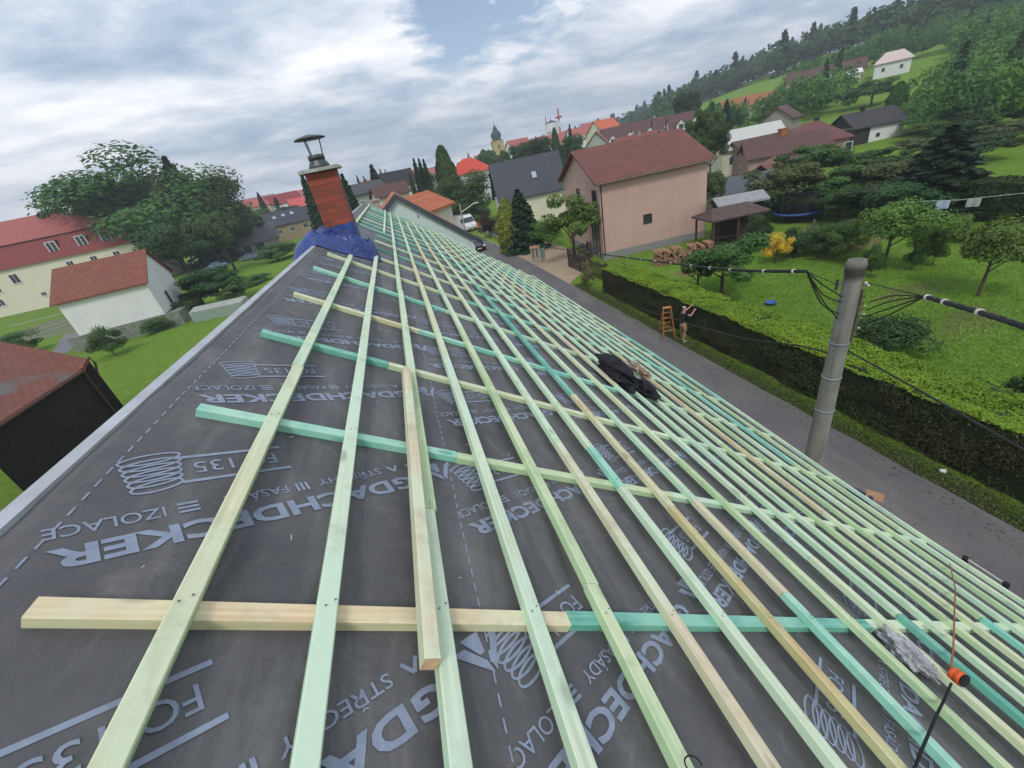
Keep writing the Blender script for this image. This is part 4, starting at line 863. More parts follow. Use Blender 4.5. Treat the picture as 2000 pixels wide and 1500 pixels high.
# mint gable neighbour
def neighbour():
    y0 = 20.98; t = thing('neighbour_house', 'mint green gabled house with dark verge and orange tiles adjoining our roof', 'house', (.2, y0, 0))
    x0, x1, zt = -2.9, 3.25, 8.55 ; zr_, zl, zrt = 8.52, 6.35, 5.95
    mb = MB(); mb.add([(-3.1, 0, -1), (3.05, 0, -1), (3.05, 9, -1), (-3.1, 9, -1), (-3.1, 0, 6.2), (3.05, 0, 6.0), (3.05, 9, 6.0), (-3.1, 9, 6.2)], [(0, 1, 5, 4), (1, 2, 6, 5), (2, 3, 7, 6), (3, 0, 4, 7)])
    mb.face([(-3.1, 0, 6.2), (3.05, 0, 6.0), (0, 0, 8.48)]); mb.build('wall', plaster('pale mint render', (.60, .70, .66), .05), t)
    mb = MB(); 
    for (xe, ze) in ((3.45, 5.72), (-3.5, 5.9)):
        mb.add([(0, -.12, 8.52), (xe, -.12, ze), (xe, 9.2, ze), (0, 9.2, 8.52), (0, -.12, 8.66), (xe, -.12, ze + .14), (xe, 9.2, ze + .14), (0, 9.2, 8.66)], [(0, 1, 2, 3), (7, 6, 5, 4), (0, 4, 5, 1), (1, 5, 6, 2), (2, 6, 7, 3)])
    mb.M = None
    rf = mb.build('roof', roofmat('neighbour orange tiles', (.50, .15, .06), (.42, .12, .05), 4, .001), t)
    mb = MB()
    for (xe, ze) in ((3.47, 5.72), (-3.52, 5.9)):
        mb.add([(0, -.17, 8.48), (xe, -.17, ze - .06), (xe, -.122, ze - .06), (0, -.122, 8.48), (0, -.17, 8.72), (xe, -.17, ze + .20), (xe, .10, ze + .20), (0, .10, 8.72)], [(0, 1, 2, 3), (7, 6, 5, 4), (0, 4, 5, 1), (1, 5, 6, 2), (2, 6, 7, 3)])
    mb.build('verge', plain('dark metal verge', (.05, .058, .07), (.075, .08, .09), 3, .5, .3), rf)
    mb = MB(); mb.box(-1.08, -.78, .8, 1.2, 7.2, 8.55); mb.box(-1.13, -.73, .75, 1.25, 8.55, 8.62); mb.build('chimney', plain('rough cream chimney', (.42, .38, .33), s=14, bmp=.6), rf)
    mb = MB(); mb.box(-2.2, -1.35, 1.4, 3.4, 6.3, 8.15); mb.build('dormer', plain('brown clad dormer', (.17, .12, .10)), rf)
    mb = MB(); mb.lathe([(.035, 0), (.035, .08)], 10); o = mb.build('vent', BLKW, t); o.rotation_euler = (pi / 2, 0, 0); o.location = (.75, .0, 7.6)
neighbour()
# right hand houses
mkhouse((47.64, 52.78, -.17, 8.5, 6.96, 2.56, 2.0, .5), 'mauve gabled house with brown tiled roof behind the pink house', MAUVE, BROWN, wins=[('l', 3.6, 2.6, .9, 1.2), ('l', 1.6, 1.1, .8, .8), ('l', 5.2, 1.0, .8, .7)], chim=[(6.2, 2.4, .9, .5, plain('orange brown chimney', (.36, .15, .05)))])
mkhouse((63.23, 51.12, -.36, 6.0, 6.71, 4.3, 1.7, -.5), 'white house with black boarded gable and black hipped roof on the right slope', WHT, plain('black shingle roof', (.035, .033, .036), (.05, .046, .048), 4, .8, .3), gm=BLKW, wins=[('f', 3.0, 3.0, .45, .45, BRN, 0)], chim=[(2.4, 3.3, .4, .6, BLKW)], o=.35,
        extra=lambda t: (lambda mb: (mb.box(-.03, 1.9, -.03, 6.74, 1.9, 4.25), mb.build('timber_cladding', BLKW, t)))(MB()))
def px_house(u, v, d, L_, W_, H, r, ang, label, wm, rm, **k):   # (u,v): pixel of the middle of the ridge, at distance d
    p = PD(u, v, d); k_ = 1.0; d0 = d
    while p.z - (H + r) * k_ < terr(p.x, p.y) - .4 and d > 45: d *= .985; k_ = d / d0; p = PD(u, v, d)
    L_, W_, H, r = L_ * k_, W_ * k_, H * k_, r * k_
    if k_ < 1 and 'wins' in k: k['wins'] = [(w_[0], w_[1] * k_, w_[2] * k_, w_[3] * k_, w_[4] * k_) + tuple(w_[5:]) for w_ in k['wins']]
    if k_ < 1 and 'chim' in k: k['chim'] = [(c_[0] * k_, c_[1] * k_, c_[2] * k_, c_[3] * k_, c_[4]) for c_ in k['chim']]
    a = R_(ang); c = Vector((cos(a), sin(a), 0)) * L_ / 2 + Vector((-sin(a), cos(a), 0)) * W_ / 2; z0 = p.z - H - r
    q = Vector((p.x, p.y, 0)) - c; H2 = H
    return mkhouse((q.x, q.y, a, L_, W_, H2, r, z0), label, wm, rm, **k)
def sh(L_, H, n=3, z=None, face='f', w_=1.0, h_=1.2): return [(face, L_ * (i + .5) / n, z or H * .55, w_, h_, WHITE, 0) for i in range(n)]
px_house(1457, 250, 82, 9, 7, 3.6, 2.2, -20, 'house with pale grey sheet roof behind the mauve house', CRM, plain('pale sheet roof', (.55, .55, .52), bmp=.1), hip=.0, wins=sh(9, 3.6))
px_house(1585, 240, 82, 7.5, 7, 3, 2.2, -30, 'maroon hip roofed house left of the black gabled house', MAUVE, plain('maroon roof', (.16, .055, .05), (.12, .045, .042), 4, .6, .3), hip=.8, wins=sh(9, 3), chim=[(4.5, 4, .5, .4, BLKW)])
px_house(1530, 268, 72, 9, 6, 2.4, 1.6, -30, 'low brown roofed outbuilding between mauve and maroon houses', MAUVE, BROWN)
px_house(1450, 344, 52, 5.5, 4.5, 2.2, 1.1, -25, 'garden shed with blue grey roof below the mauve house', STONE, plain('blue grey felt', (.09, .105, .12), bmp=.2), name='shed', cat='shed')
px_house(1440, 382, 40, 3, 2, 2.0, .35, -20, 'small lean-to with corrugated pale roof behind the gazebo', BLKW, plain('pale corrugated roof', (.30, .31, .31), bmp=.5, s=3), name='shed', cat='shed')
px_house(1440, 255, 100, 9, 6, 3, 1.4, -15, 'long low grey roofed building behind the pale roofed house', GREY, plain('light grey roof', (.30, .32, .28), bmp=.1))
px_house(1500, 315, 60, 6, 4, 2, 1.6, 35, 'rusty tiled shed beside the mauve house', BLKW, plain('rusty tiles', (.22, .10, .06), (.15, .08, .05), 5), name='shed', cat='shed')
# gazebo
gz = thing('gazebo', 'open brown roofed gazebo with trellis beside the pink house', 'gazebo', (24.3, 28.4, 0), R_(-10)); mb = MB(); mb.add([(-2.2, -1.6, 2.35), (2.2, -1.6, 2.35), (2.2, 1.6, 2.35), (-2.2, 1.6, 2.35), (-1.4, 0, 2.95), (1.4, 0, 2.95), (-2.2, -1.6, 2.25), (2.2, -1.6, 2.25), (2.2, 1.6, 2.25), (-2.2, 1.6, 2.25)], [(0, 1, 5, 4), (1, 2, 5), (2, 3, 4, 5), (3, 0, 4), (6, 7, 1, 0), (7, 8, 2, 1), (8, 9, 3, 2), (9, 6, 0, 3), (9, 8, 7, 6)]); mb.build('roof', plain('brown shingle', (.075, .05, .045), (.10, .068, .06), 6, .85, .4), gz)
BW = plain('brown stained timber', (.07, .045, .03), (.10, .065, .04), 8)
for a, b_ in ((-1.9, -1.3), (1.9, -1.3), (1.9, 1.3), (-1.9, 1.3), (0, -1.3)): mb = MB(); mb.box(a - .06, a + .06, b_ - .06, b_ + .06, 0, 2.3); mb.build('post', BW, gz)
mb = MB()
for i in range(15): x = .05 + i * .12; mb.tube([(x, -1.3, .9), (min(1.85, x + .8), -1.3, .9 + min(.8, 1.85 - x))], .014, 4); mb.tube([(x, -1.28, .9), (max(.05, x - .8), -1.28, .9 + min(.8, x - .05))], .014, 4)
mb.box(.0, 1.85, -1.32, -1.26, 0, .9); mb.build('trellis', BW, gz)
mb = MB(); mb.box(-1.2, .4, -.4, .4, .68, .74); mb.box(-1.0, -.9, -.3, .3, 0, .68); mb.box(.1, .2, -.3, .3, 0, .68); tag(mb.build('table', BW), 'brown timber table standing inside the gazebo', 'table').matrix_world = Matrix.Translation((24.3, 28.4, 0)) @ Matrix.Rotation(R_(-10), 4, 'Z')
# trampoline
tr = thing('trampoline', 'round trampoline with blue rim and dark safety net in the far garden', 'trampoline', (32.4, 29.8, 0)); mb = MB(); mb.tube([(1.75 * cos(a), 1.75 * sin(a), .75) for a in [i * pi / 16 for i in range(33)]], .11, 6); mb.build('rim', plain('blue padding', (.04, .10, .32), bmp=0), tr, True)
mb = MB(); mb.lathe([(.02, .74), (1.66, .74)], 32); mb.build('mat', BLK, tr)
for i in range(6): a = i * pi / 3; mb = MB(); mb.tube([(1.75 * cos(a), 1.75 * sin(a), 0), (1.75 * cos(a), 1.75 * sin(a), 2.5)], .03, 6); mb.build('pole', STEEL, tr)
def netf(nt, b):
    b.inputs['Base Color'].default_value = (.01, .01, .012, 1); b.inputs['Alpha'].default_value = .62
mb = MB(); n_ = 32
for i in range(n_): a, c = i * 2 * pi / n_, (i + 1) * 2 * pi / n_; mb.face([(1.72 * cos(a), 1.72 * sin(a), .8), (1.72 * cos(c), 1.72 * sin(c), .8), (1.72 * cos(c), 1.72 * sin(c), 2.45), (1.72 * cos(a), 1.72 * sin(a), 2.45)])
mb.build('net', mat('safety net', netf), tr)
# hillside houses
px_house(1612, 129, 250, 26, 9, 5, 3.2, -42, 'long grey tan farmhouse with brown roof high on the hill', plaster('ochre wall', (.42, .36, .22)), BROWN, wins=sh(26, 5, 6))
px_house(1598, 152, 225, 18, 10, 3, 1.0, -42, 'flat white roofed hall below the hill farmhouse', WHT, plain('white sheet roof', (.72, .72, .70), bmp=0), hip=.3)
px_house(1643, 141, 228, 11, 8, 3, 1.3, -42, 'small white roofed hall right of the flat one on the hill', WHT, plain('white membrane roof', (.78, .77, .74), bmp=0))
px_house(1748, 100, 215, 9, 9, 4.2, 2.6, -50, 'lone white house with pale pinkish roof on the hill meadow', WHT, plain('pale pink roof', (.62, .50, .46), bmp=0), hip=.5, wins=sh(9, 4, 2))
px_house(1440, 192, 170, 9, 8, 3.5, 2.5, -35, 'orange roofed house on the lower meadow edge', CRM, ORANGE)
px_house(1490, 182, 180, 9, 7, 3.5, 2.4, -25, 'orange roofed house with grey gable above the lower meadow edge', GREY, ORANGE)
px_house(1527, 208, 140, 7, 7, 4, 2.6, 30, 'grey gabled barn among trees above the mauve house', plaster('weathered grey', (.3, .27, .24)), BROWN)
# town row behind the pink house
for i, (u, v, d, L_, lab) in enumerate(((1210, 246, 138, 11, 'dark brown roofed terrace house with two dormers, leftmost of the terrace'), (1247, 238, 140, 10, 'dark brown roofed terrace house, second of the terrace from the left'), (1280, 231, 141, 10, 'dark brown roofed terrace house in the middle of the terrace'), (1310, 226, 143, 9.5, 'brown roofed terrace house next to the right end of the terrace'), (1335, 222, 141, 8, 'brown roofed terrace house at the right end beside the tall trees'))):
    def dorm(t, L_=L_):
        for x in (L_ * .3, L_ * .72):
            mb = MB(); mb.add([(x - 1, .1, 4.6), (x + 1, .1, 4.6), (x + 1, 2.6, 4.6), (x - 1, 2.6, 4.6), (x - 1, .1, 5.8), (x + 1, .1, 5.8), (x, .1, 6.8), (x, 3.2, 6.8), (x - 1, 2.6, 5.8), (x + 1, 2.6, 5.8)], [(0, 1, 5, 6, 4), (1, 2, 9, 5), (3, 0, 4, 8)]); dd = mb.build('dormer', WHT, t)
            mb = MB(); mb.face([(x - 1.25, -.1, 5.6), (x, -.1, 6.88), (x, 3.3, 6.88), (x - 1.25, 3.3, 5.6)]); mb.face([(x + 1.25, -.1, 5.6), (x + 1.25, 3.3, 5.6), (x, 3.3, 6.88), (x, -.1, 6.88)]); mb.build('dormer_roof', BROWN, dd)
            mb = MB(); mb.box(x - .5, x + .5, .04, .098, 4.8, 5.9); mb.build('pane', GL, dd)
    px_house(u, v, d, L_, 9, 4.5, 4.2, -25, lab, WHT, BROWN, wins=sh(L_, 4.5, 4, 2.8), extra=dorm, group='brown roofed terrace houses', o=.3)
px_house(1165, 258, 118, 11, 9, 5, 4.5, 62, 'large orange tiled house with grey green walls left of the brown terrace', plaster('grey green render', (.36, .42, .36)), ORANGE, wins=sh(9, 5, 4, 3, 'l') + sh(11, 5, 4, 3, 'b') + sh(11, 5, 4, 3), chim=[(3, 4, .6, .5, CONC)])
px_house(1178, 234, 170, 9, 9, 4, 4, 20, 'bright orange roofed house rising behind the brown terrace', CRM, plain('bright orange roof', (.58, .14, .06), (.48, .11, .05), 4), wins=sh(9, 4, 3))
px_house(1248, 262, 105, 10, 7, 3.4, 2.2, -22, 'reddish brown roofed house low in front of the terrace', CRM, roofmat('reddish tiles', (.28, .085, .06), (.22, .07, .05)), chim=[(5, 3, .5, .5, CONC)])
px_house(1292, 250, 108, 6, 7, 3.6, 2.6, 60, 'white gabled house with brown roof in front of the terrace', WHT, BROWN, wins=sh(7, 3.6, 2, 2, 'l'))
px_house(1075, 264, 260, 16, 10, 7, 4, 5, 'red roofed white town hall block beside the pale tower', WHT, plain('dusty red roof', (.40, .10, .085), (.32, .085, .075), 3), wins=sh(16, 7, 5))
px_house(1103, 257, 280, 14, 10, 6, 3, 5, 'red and white building just right of the mast', WHT, MATS['dusty red roof'], wins=sh(14, 6, 4))
px_house(1138, 248, 240, 16, 9, 5, 3, 0, 'long white building with pinkish roof edge behind the orange tiled house', WHT, MATS['dusty red roof'], wins=sh(16, 5, 6))
px_house(1010, 272, 230, 11, 8, 5, 4, 15, 'red roofed gable among trees right of the church', WHT, MATS['dusty red roof'])
px_house(912, 310, 118, 8, 8, 4, 3, 35, 'bright red roofed white house left of the slate roofed house', WHT, plain('bright red roof', (.62, .07, .035), (.5, .06, .035), 4), hip=.6, wins=sh(8, 4, 3))
px_house(765, 336, 118, 9, 8, 5.5, 3.2, 10, 'dark boarded chalet with white ground floor beyond the gable', WHT, plain('near black roof', (.028, .024, .03), bmp=.1), gm=BLKW, wins=sh(9, 5.5, 3, 4))
px_house(806, 384, 34, 4.5, 3.6, 4, 1.0, 58, 'orange tiled roof rising just behind the mint gable verge', CRM, roofmat('neighbour orange tiles', (.50, .15, .06), (.42, .12, .05), 4, .001), o=.3)
px_house(756, 361, 75, 5, 5, 3, 1.4, 12, 'brown roofed house just beyond the mint gable', CRM, BROWN)
px_house(812, 340, 125, 7, 7, 5, 3, 70, 'white house with brown gable roof between dark spruces', WHT, BROWN, wins=sh(7, 5, 2, 2, 'l'))
px_house(790, 336, 170, 12, 9, 5, 3, 5, 'pink and white building with reddish roof behind the chalet', WHT, MATS['dusty red roof'], wins=sh(12, 5, 4))
px_house(704, 359, 90, 7, 7, 4, 1.6, 20, 'grey cottage with dark roof right of the chimney', GREY, plain('dark flat roof', (.07, .07, .075)), wins=sh(7, 4, 2))
px_house(460, 395, 215, 24, 11, 4, 3, 10, 'long pale villa with red roof among trees on the left', plaster('peach wall', (.6, .45, .33)), MATS['dusty red roof'], wins=sh(24, 4, 6), hip=.4)
px_house(500, 385, 260, 16, 10, 5, 3, 5, 'small town building with grey roof, top left of the red villas', CRM, plain('weathered grey roof', (.25, .26, .27)))
px_house(545, 379, 215, 17, 10, 5, 3.5, 10, 'white villa with dark red roof left of the chimney', WHT, plain('crimson roof', (.26, .03, .035), (.2, .03, .035), 4), wins=sh(17, 5, 4), hip=.3)
px_house(594, 384, 190, 12, 9, 5, 3, 15, 'white house with light red roof directly left of the chimney', WHT, plain('light red roof', (.55, .10, .09), (.45, .085, .08), 4), wins=sh(12, 5, 3))
px_house(428, 402, 230, 10, 8, 4, 3, 12, 'tiny orange roofed house at the edge of the big tree', CRM, ORANGE)
px_house(425, 440, 150, 9, 6, 2.4, 1.6, 20, 'grey shed behind the left trees beside the garage', GREY, plain('felt roof', (.10, .105, .10)), name='shed', cat='shed')
SM = ['tiny red roofed house right behind the brick chimney', 'tiny brown walled town house just right of the brick chimney', 'tiny orange roofed house between chimney and the thin conifers', 'tiny red roofed house behind the pointed spruce', 'tiny red roofed house behind the three narrow spruces', 'tiny town house between the three spruces and the slim tree',
      'tiny orange roofed house left of the church tower', 'tiny red roofed house at the foot of the church tower', 'tiny red roofed house left of the town hall block', 'tiny town house over the right end of the slate roof', 'tiny orange roofed house under the red and white mast', 'tiny red roofed house behind the long white building',
      'tiny red roofed house at the left end of the long peach villa', 'tiny town house over the middle of the long peach villa', 'tiny orange roofed house between peach villa and crimson villa', 'tiny red roofed house over the crimson villa', 'tiny red roofed house hidden directly left of the brick chimney']
for i, (u, v, d) in enumerate(((640, 372, 260), (662, 372, 280), (690, 362, 300), (720, 352, 260), (830, 330, 280), (848, 330, 300), (940, 302, 320), (958, 300, 300), (1030, 276, 320), (1050, 270, 300), (1120, 252, 300), (1150, 240, 260), (440, 404, 280), (475, 392, 300), (520, 384, 320), (572, 374, 330), (618, 374, 240))):
    px_house(u, v, d, 11 + i % 3, 8, 4.5, 3.2, (i * 37) % 60 - 20, SM[i], WHT if i % 3 else CRM, (MATS['dusty red roof'], BROWN, ORANGE, MATS['dusty red roof'])[i % 4] if i % 4 != 1 else MATS['dusty red roof'], group='small red roofed houses of the distant town')
# church
cp = PD(974, 296, 290); ch_ = thing('church_tower', 'yellow church tower with dark onion dome on the skyline', 'church tower', (cp.x, cp.y, 0)); zt = PD(974, 276, 290).z
mb = MB(); mb.box(-3.2, 3.2, -3.2, 3.2, -1, zt); mb.box(-3.5, 3.5, -3.5, 3.5, zt, zt + .5); mb.build('tower', plaster('yellow render', (.50, .38, .16)), ch_)
mb = MB(); mb.lathe([(3.3, zt + .5), (2.6, zt + 1.4), (3.2, zt + 3), (3.0, zt + 4.4), (1.6, zt + 5.8), (1.2, zt + 6.4), (1.3, zt + 7), (.5, zt + 8), (.12, zt + 9.5), (.04, zt + 11)], 16); mb.build('dome', plain('dark patina', (.04, .06, .065), bmp=0), ch_, True)
for dz in (2.2,): mb = MB(); mb.box(-.5, .5, -3.26, -3.205, zt - 4, zt - 1.8); mb.build('window', GL, ch_)
cp = PD(913, 296, 300); t = thing('church_spire', 'thin dark church spire above the bright red roof', 'spire', (cp.x, cp.y, 0)); mb = MB(); mb.box(-1, 1, -1, 1, 0, cp.z - 6); mb.build('tower', WHT, t); mb = MB(); mb.lathe([(1.3, cp.z - 6), (.05, cp.z)], 6); mb.build('spire', MATS['dark patina'], t)
cp = PD(1076, 240, 300); t = thing('tower', 'pale round tower beside the red and white mast', 'tower', (cp.x, cp.y, 0)); mb = MB(); mb.lathe([(3.2, 0), (3.2, cp.z - 5), (3.9, cp.z - 4.8), (3.9, cp.z)], 14); mb.build('shaft', WHT, t); mb = MB(); mb.lathe([(4.1, cp.z + .01), (.2, cp.z + 1.4), (.1, cp.z + 3)], 14); mb.build('cap', MATS['dark patina'], t)
def mast(u, v, d, label, r, cols):
    cp = PD(u, v, d); z0 = terr(cp.x, cp.y); t = thing('mast', label, 'mast', (cp.x, cp.y, z0)); n = len(cols); h = cp.z - z0
    for i, c in enumerate(cols): mb = MB(); mb.tube([(0, 0, h * i / n), (0, 0, h * (i + 1) / n)], r * (1 - .4 * i / n), 6); mb.build('segment', c, t)
    mb = MB(); mb.box(-r * 2, r * 2, -r * 2, r * 2, h * .80, h * .84); mb.build('platform', cols[0], t)
RP = plain('mast red', (.5, .07, .06), bmp=0); mast(1089, 211, 300, 'red and white radio mast above the town roofs', .75, [RP, WHT, RP, WHT, RP, WHT, RP, RP]); mast(1065, 228, 305, 'thin grey antenna left of the pale tower', .3, [STEEL]); mast(1666, 15, 480, 'grey lattice mast on the wooded hill crest', 1.2, [STEEL, STEEL])

# ================================================================== trees and shrubs
T = tree_px
# left
T('giant2', 225, 296, 126, 270, 'huge spreading broadleaf tree behind the white house on the left'); T('giant', 350, 325, 118, 150, 'dark round tree on the right flank of the huge left tree')
T('fir', 322, 312, 122, 78, 'tall dark spruce standing in front of the huge left tree'); T('lime', 165, 345, 130, 150, 'leafy tree at the left edge of the huge tree, over the red mansard roof'); T('oak', 312, 432, 90, 110, 'low dark tree between the huge tree and the white house gable')
T('lime', 395, 400, 96, 80, 'dark green tree right of the spruce, reaching down to the garage')
for i, (k, u, v, d, wp, lab) in enumerate([('oak', 447, 408, 150, 60, 'small round tree left of the garage roofs'), ('lime', 500, 400, 170, 70, 'round green tree above the tan house roof'), ('oak', 565, 398, 165, 60, 'dark tree between the tan house and the chimney'), ('spruce', 503, 378, 200, 18, 'thin spruce among the red roofed villas'), ('lime', 470, 415, 130, 70, 'bushy tree above the grey garage roof'), ('fir', 590, 340, 70, 0, '')]):
    if lab: T(k, u, v, d, wp, lab)
T('spruce', 590, 345, 95, 34, 'dark spruce peeking out left of the brick chimney'); T('fir', 668, 344, 62, 46, 'dark leaning spruce directly right of the brick chimney')
T('spruce', 725, 325, 105, 36, 'tall pointed spruce left of the dark chalet'); T('spruce', 697, 345, 125, 12, 'thin pointed conifer, left one of two right of the chimney'); T('spruce', 710, 346, 125, 12, 'thin pointed conifer, right one of two right of the chimney')
T('oak', 738, 345, 95, 36, 'round dark tree at the foot of the pointed spruce'); T('spruce', 742, 332, 150, 12, 'tiny spruce tip left of the dark chalet roof'); T('spruce', 752, 333, 150, 10, 'tiny spruce tip over the dark chalet roof')
T('spruce', 808, 313, 90, 22, 'tall narrow spruce, left one of three beside the big willow'); T('spruce', 818, 313, 92, 20, 'tall narrow spruce, middle one of three beside the big willow'); T('spruce', 827, 314, 90, 20, 'tall narrow spruce, right one of three beside the big willow')
T('thuja', 800, 340, 80, 12, 'narrow columnar conifer in front of the white house with brown gable')
T('poplar', 860, 288, 92, 46, 'tall slim tree rising left of the bright red roof'); T('round', 893, 330, 76, 105, 'big round willow in front of the bright red roof'); T('lime', 838, 360, 84, 40, 'light green bushy tree below the three spruces')
T('darkbush', 912, 385, 84, 70, 'dark bushes at the foot of the big round willow', 'bush'); T('bush', 875, 385, 80, 60, 'green bushes left of the willow foot', 'bush')
for i, (k, u, v, d, wp, lab) in enumerate([('lime', 952, 280, 150, 46, 'rounded tree left of the church tower'), ('lime', 985, 283, 140, 40, 'rounded tree right below the church tower'), ('oak', 1010, 275, 135, 36, 'dark tree left of the red roofed gable'), ('oak', 1028, 270, 130, 30, 'dark tree directly above the slate roof ridge'), ('oak', 1048, 260, 125, 42, 'tallest dark tree behind the slate roof'), ('thuja', 1082, 252, 120, 20, 'narrow dark conifer in front of the town hall block'), ('oak', 1097, 275, 120, 34, 'round dark tree left of the large orange tiled house'), ('oak', 1118, 256, 110, 40, 'dense dark tree touching the large orange tiled house'), ('spruce', 1112, 245, 150, 14, 'pointed spruce left of the large orange tiled house'), ('lime', 930, 310, 130, 40, 'green tree between bright red roof and slate roof'), ('poplar', 895, 320, 150, 18, 'slim tree tip behind the bright red roof')]): T(k, u, v, d, wp, lab)
# right behind pink house
T('lime', 1368, 198, 84, 62, 'tall green tree right behind the pink house roof'); T('oak', 1345, 172, 140, 46, 'dark tree at the right end of the brown terrace'); T('oak', 1392, 235, 70, 56, 'dark leafy tree between pink and mauve houses')
T('olive', 1395, 320, 46, 40, 'tall olive bush squeezed between the pink house and the mauve house'); T('spruce', 1420, 196, 120, 22, 'dark conical tree left of the orange roofed meadow house'); T('lime', 1388, 190, 135, 30, 'small tree on the meadow edge above the terrace')
# driveway trees
T('gold', 985, 390, 47, 50, 'golden green thuja beside the driveway', 'tree'); T('fir', 1010, 372, 46.5, 66, 'dark spruce next to the golden thuja at the driveway'); T('sparse', 1108, 362, 37.5, 92, 'young light green tree on the paving before the pink house'); T('purple', 948, 415, 60, 34, 'dark purple leaved shrub by the slate roofed house', 'bush', name='bush')
T('palebush', 1062, 418, 46, 54, 'pale green shrubs behind the driveway fence', 'bush', name='bush'); T('rose', 1145, 503, 32.5, 22, 'small pink flowering bush at the dark fence', 'bush', name='bush')
# garden
T('spread', 1757, 394, 30.5, 132, 'low spreading apple tree in the middle of the lawn'); T('spread', 1965, 430, 26.5, 130, 'low spreading apple tree at the right edge of the lawn'); T('yellow', 1522, 450, 33.5, 42, 'bright yellow flowering shrub on the lawn edge', 'bush')
T('oak', 1488, 412, 35, 40, 'dark upright shrub between gazebo and yellow shrub', 'bush', name='bush'); T('ash', 1418, 455, 25.5, 130, 'loose dark green plum tree in front of the wood pile'); T('olive', 1365, 480, 26, 60, 'brownish loose shrub beside the wood pile', 'bush', name='bush')
for i, (k, u, v, d, wp, lab) in enumerate([('olive', 1530, 310, 46, 110, 'large reddish brown leaved tree behind the gazebo'), ('lime', 1600, 268, 56, 110, 'broad green tree in front of the black gabled house'), ('lime', 1650, 310, 46, 130, 'broad green tree above the trampoline'), ('oak', 1560, 342, 48, 110, 'dark tree left behind the trampoline'), ('olive', 1745, 300, 46, 110, 'yellowish green tree left of the tall spruce'), ('oak', 1700, 350, 42, 120, 'dense dark tree right behind the trampoline'), ('oak', 1780, 350, 40, 110, 'dense dark tree between yellowish tree and tall spruce'), ('fir', 1862, 248, 43, 150, 'tall dark spruce at the far right hedge'), ('fir', 1800, 300, 47, 90, 'second dark spruce left of the tallest one'), ('lime', 1712, 285, 58, 90, 'light tree below the white house wall'), ('oak', 1645, 370, 42, 60, 'dark bush mass just behind the trampoline net'), ('darkbush', 1500, 350, 45, 80, 'dark shrub behind the pale corrugated shed')]): T(k, u, v, d, wp, lab, 'bush' if 'bush' in k else 'tree')
for i, (k, u, v, d, wp, lab) in enumerate([('bush', 1600, 440, 33.5, 60, 'green shrub border right of the trampoline'), ('palebush', 1655, 418, 34, 60, 'yellow green shrub at the lawn edge near the fallen log'), ('bush', 1640, 432, 32, 60, 'mid green shrub along the old wire fence'), ('darkbush', 1555, 440, 33, 60, 'low dark shrub below the trampoline'), ('palebush', 1870, 408, 36, 50, 'pale rounded shrub under the drying laundry'), ('bush', 1845, 440, 31, 40, 'small shrub right of the spreading apple tree'), ('bush', 1715, 475, 28.5, 30, 'small low plant left of the apple tree trunk'), ('bush', 1800, 455, 30, 34, 'low weeds right of the apple tree trunk')]): T(k, u, v, d, wp, lab, 'bush', name='bush', hmin=.5)
T('darkbush', 1725, 612, 19.6, 130, 'dark leafy shrub on the lawn behind the concrete pole', 'bush', name='bush', hmin=1.0); T('darkbush', 1985, 725, 15.2, 120, 'dark shrub behind the hedge at the right picture edge', 'bush', name='bush', hmin=1.2)
for k, u, v, d, wp, lab in [('ash', 1712, 150, 120, 70, 'tall airy light tree above the black roofed house'), ('poplar', 1760, 160, 100, 34, 'slim tree rising right of the black roofed house'), ('pale', 1822, 236, 80, 80, 'pale green tree right of the white house wall'), ('lime', 1838, 215, 84, 90, 'mid green tree up the slope behind the tall spruce'), ('oak', 1895, 222, 76, 110, 'dark broad tree just right behind the tall spruce'), ('pale', 1950, 205, 80, 100, 'pale broad tree above the tall dark hedge'), ('olive', 1992, 228, 70, 90, 'olive brown tree above the tall hedge at the right picture edge'), ('lime', 1870, 180, 98, 90, 'green tree below the upper meadow strip'), ('oak', 1935, 165, 104, 90, 'dark tree on the slope below the upper meadow strip'), ('lime', 1990, 160, 100, 100, 'green tree high on the slope at the right picture edge'), ('olive', 1815, 262, 66, 70, 'brownish shrubby tree directly behind the second spruce'), ('bush', 1765, 300, 58, 80, 'green undergrowth below the white house wall'), ('oak', 1925, 260, 62, 90, 'dark tree growing over the tall dark hedge'), ('pale', 1775, 205, 110, 60, 'small pale tree on the lower meadow')]: T(k, u, v, d, wp, lab, 'bush' if k == 'bush' else 'tree')
# tall hedges at the far right
def hedgebox(x0, x1, y0, y1, h, lm, label, rz=0, c=None):
    cx_, cy_ = (x0 + x1) / 2, (y0 + y1) / 2; t = thing('hedge', label, 'hedge', (cx_, cy_, terr(cx_, cy_) - .1), rz); a, b_ = (x1 - x0) / 2, (y1 - y0) / 2; rng = np.random.default_rng(int(h * 100))
    mb = MB(); mb.box(-a + .1, a - .1, -b_ + .1, b_ - .1, 0, h - .1); mb.build('inner_branches', MATS['hedge interior'], t)
    sv = surf_quads([((-a, -b_, 0), (0, 2 * b_, 0), (0, 0, h), (-1, 0, .1)), ((-a, -b_, 0), (2 * a, 0, 0), (0, 0, h), (0, -1, .1)), ((a, -b_, 0), (0, 2 * b_, 0), (0, 0, h), (1, 0, .1)), ((-a, -b_, h), (2 * a, 0, 0), (0, 2 * b_, 0), (0, 0, 1))], 160, .11, rng, .14)
    o = bpy.data.objects.new('foliage', quadmesh('foliage', sv, LG[lm])); COL.objects.link(o); o.parent = t
hedgebox(35.6, 37.6, 8, 21.0, 2.4, 'dark', 'long dark hedge closing the garden at the far right'); hedgebox(42.5, 44.5, 12, 21, 6.3, 'needle', 'very tall dark hedge behind the long garden hedge, far right')
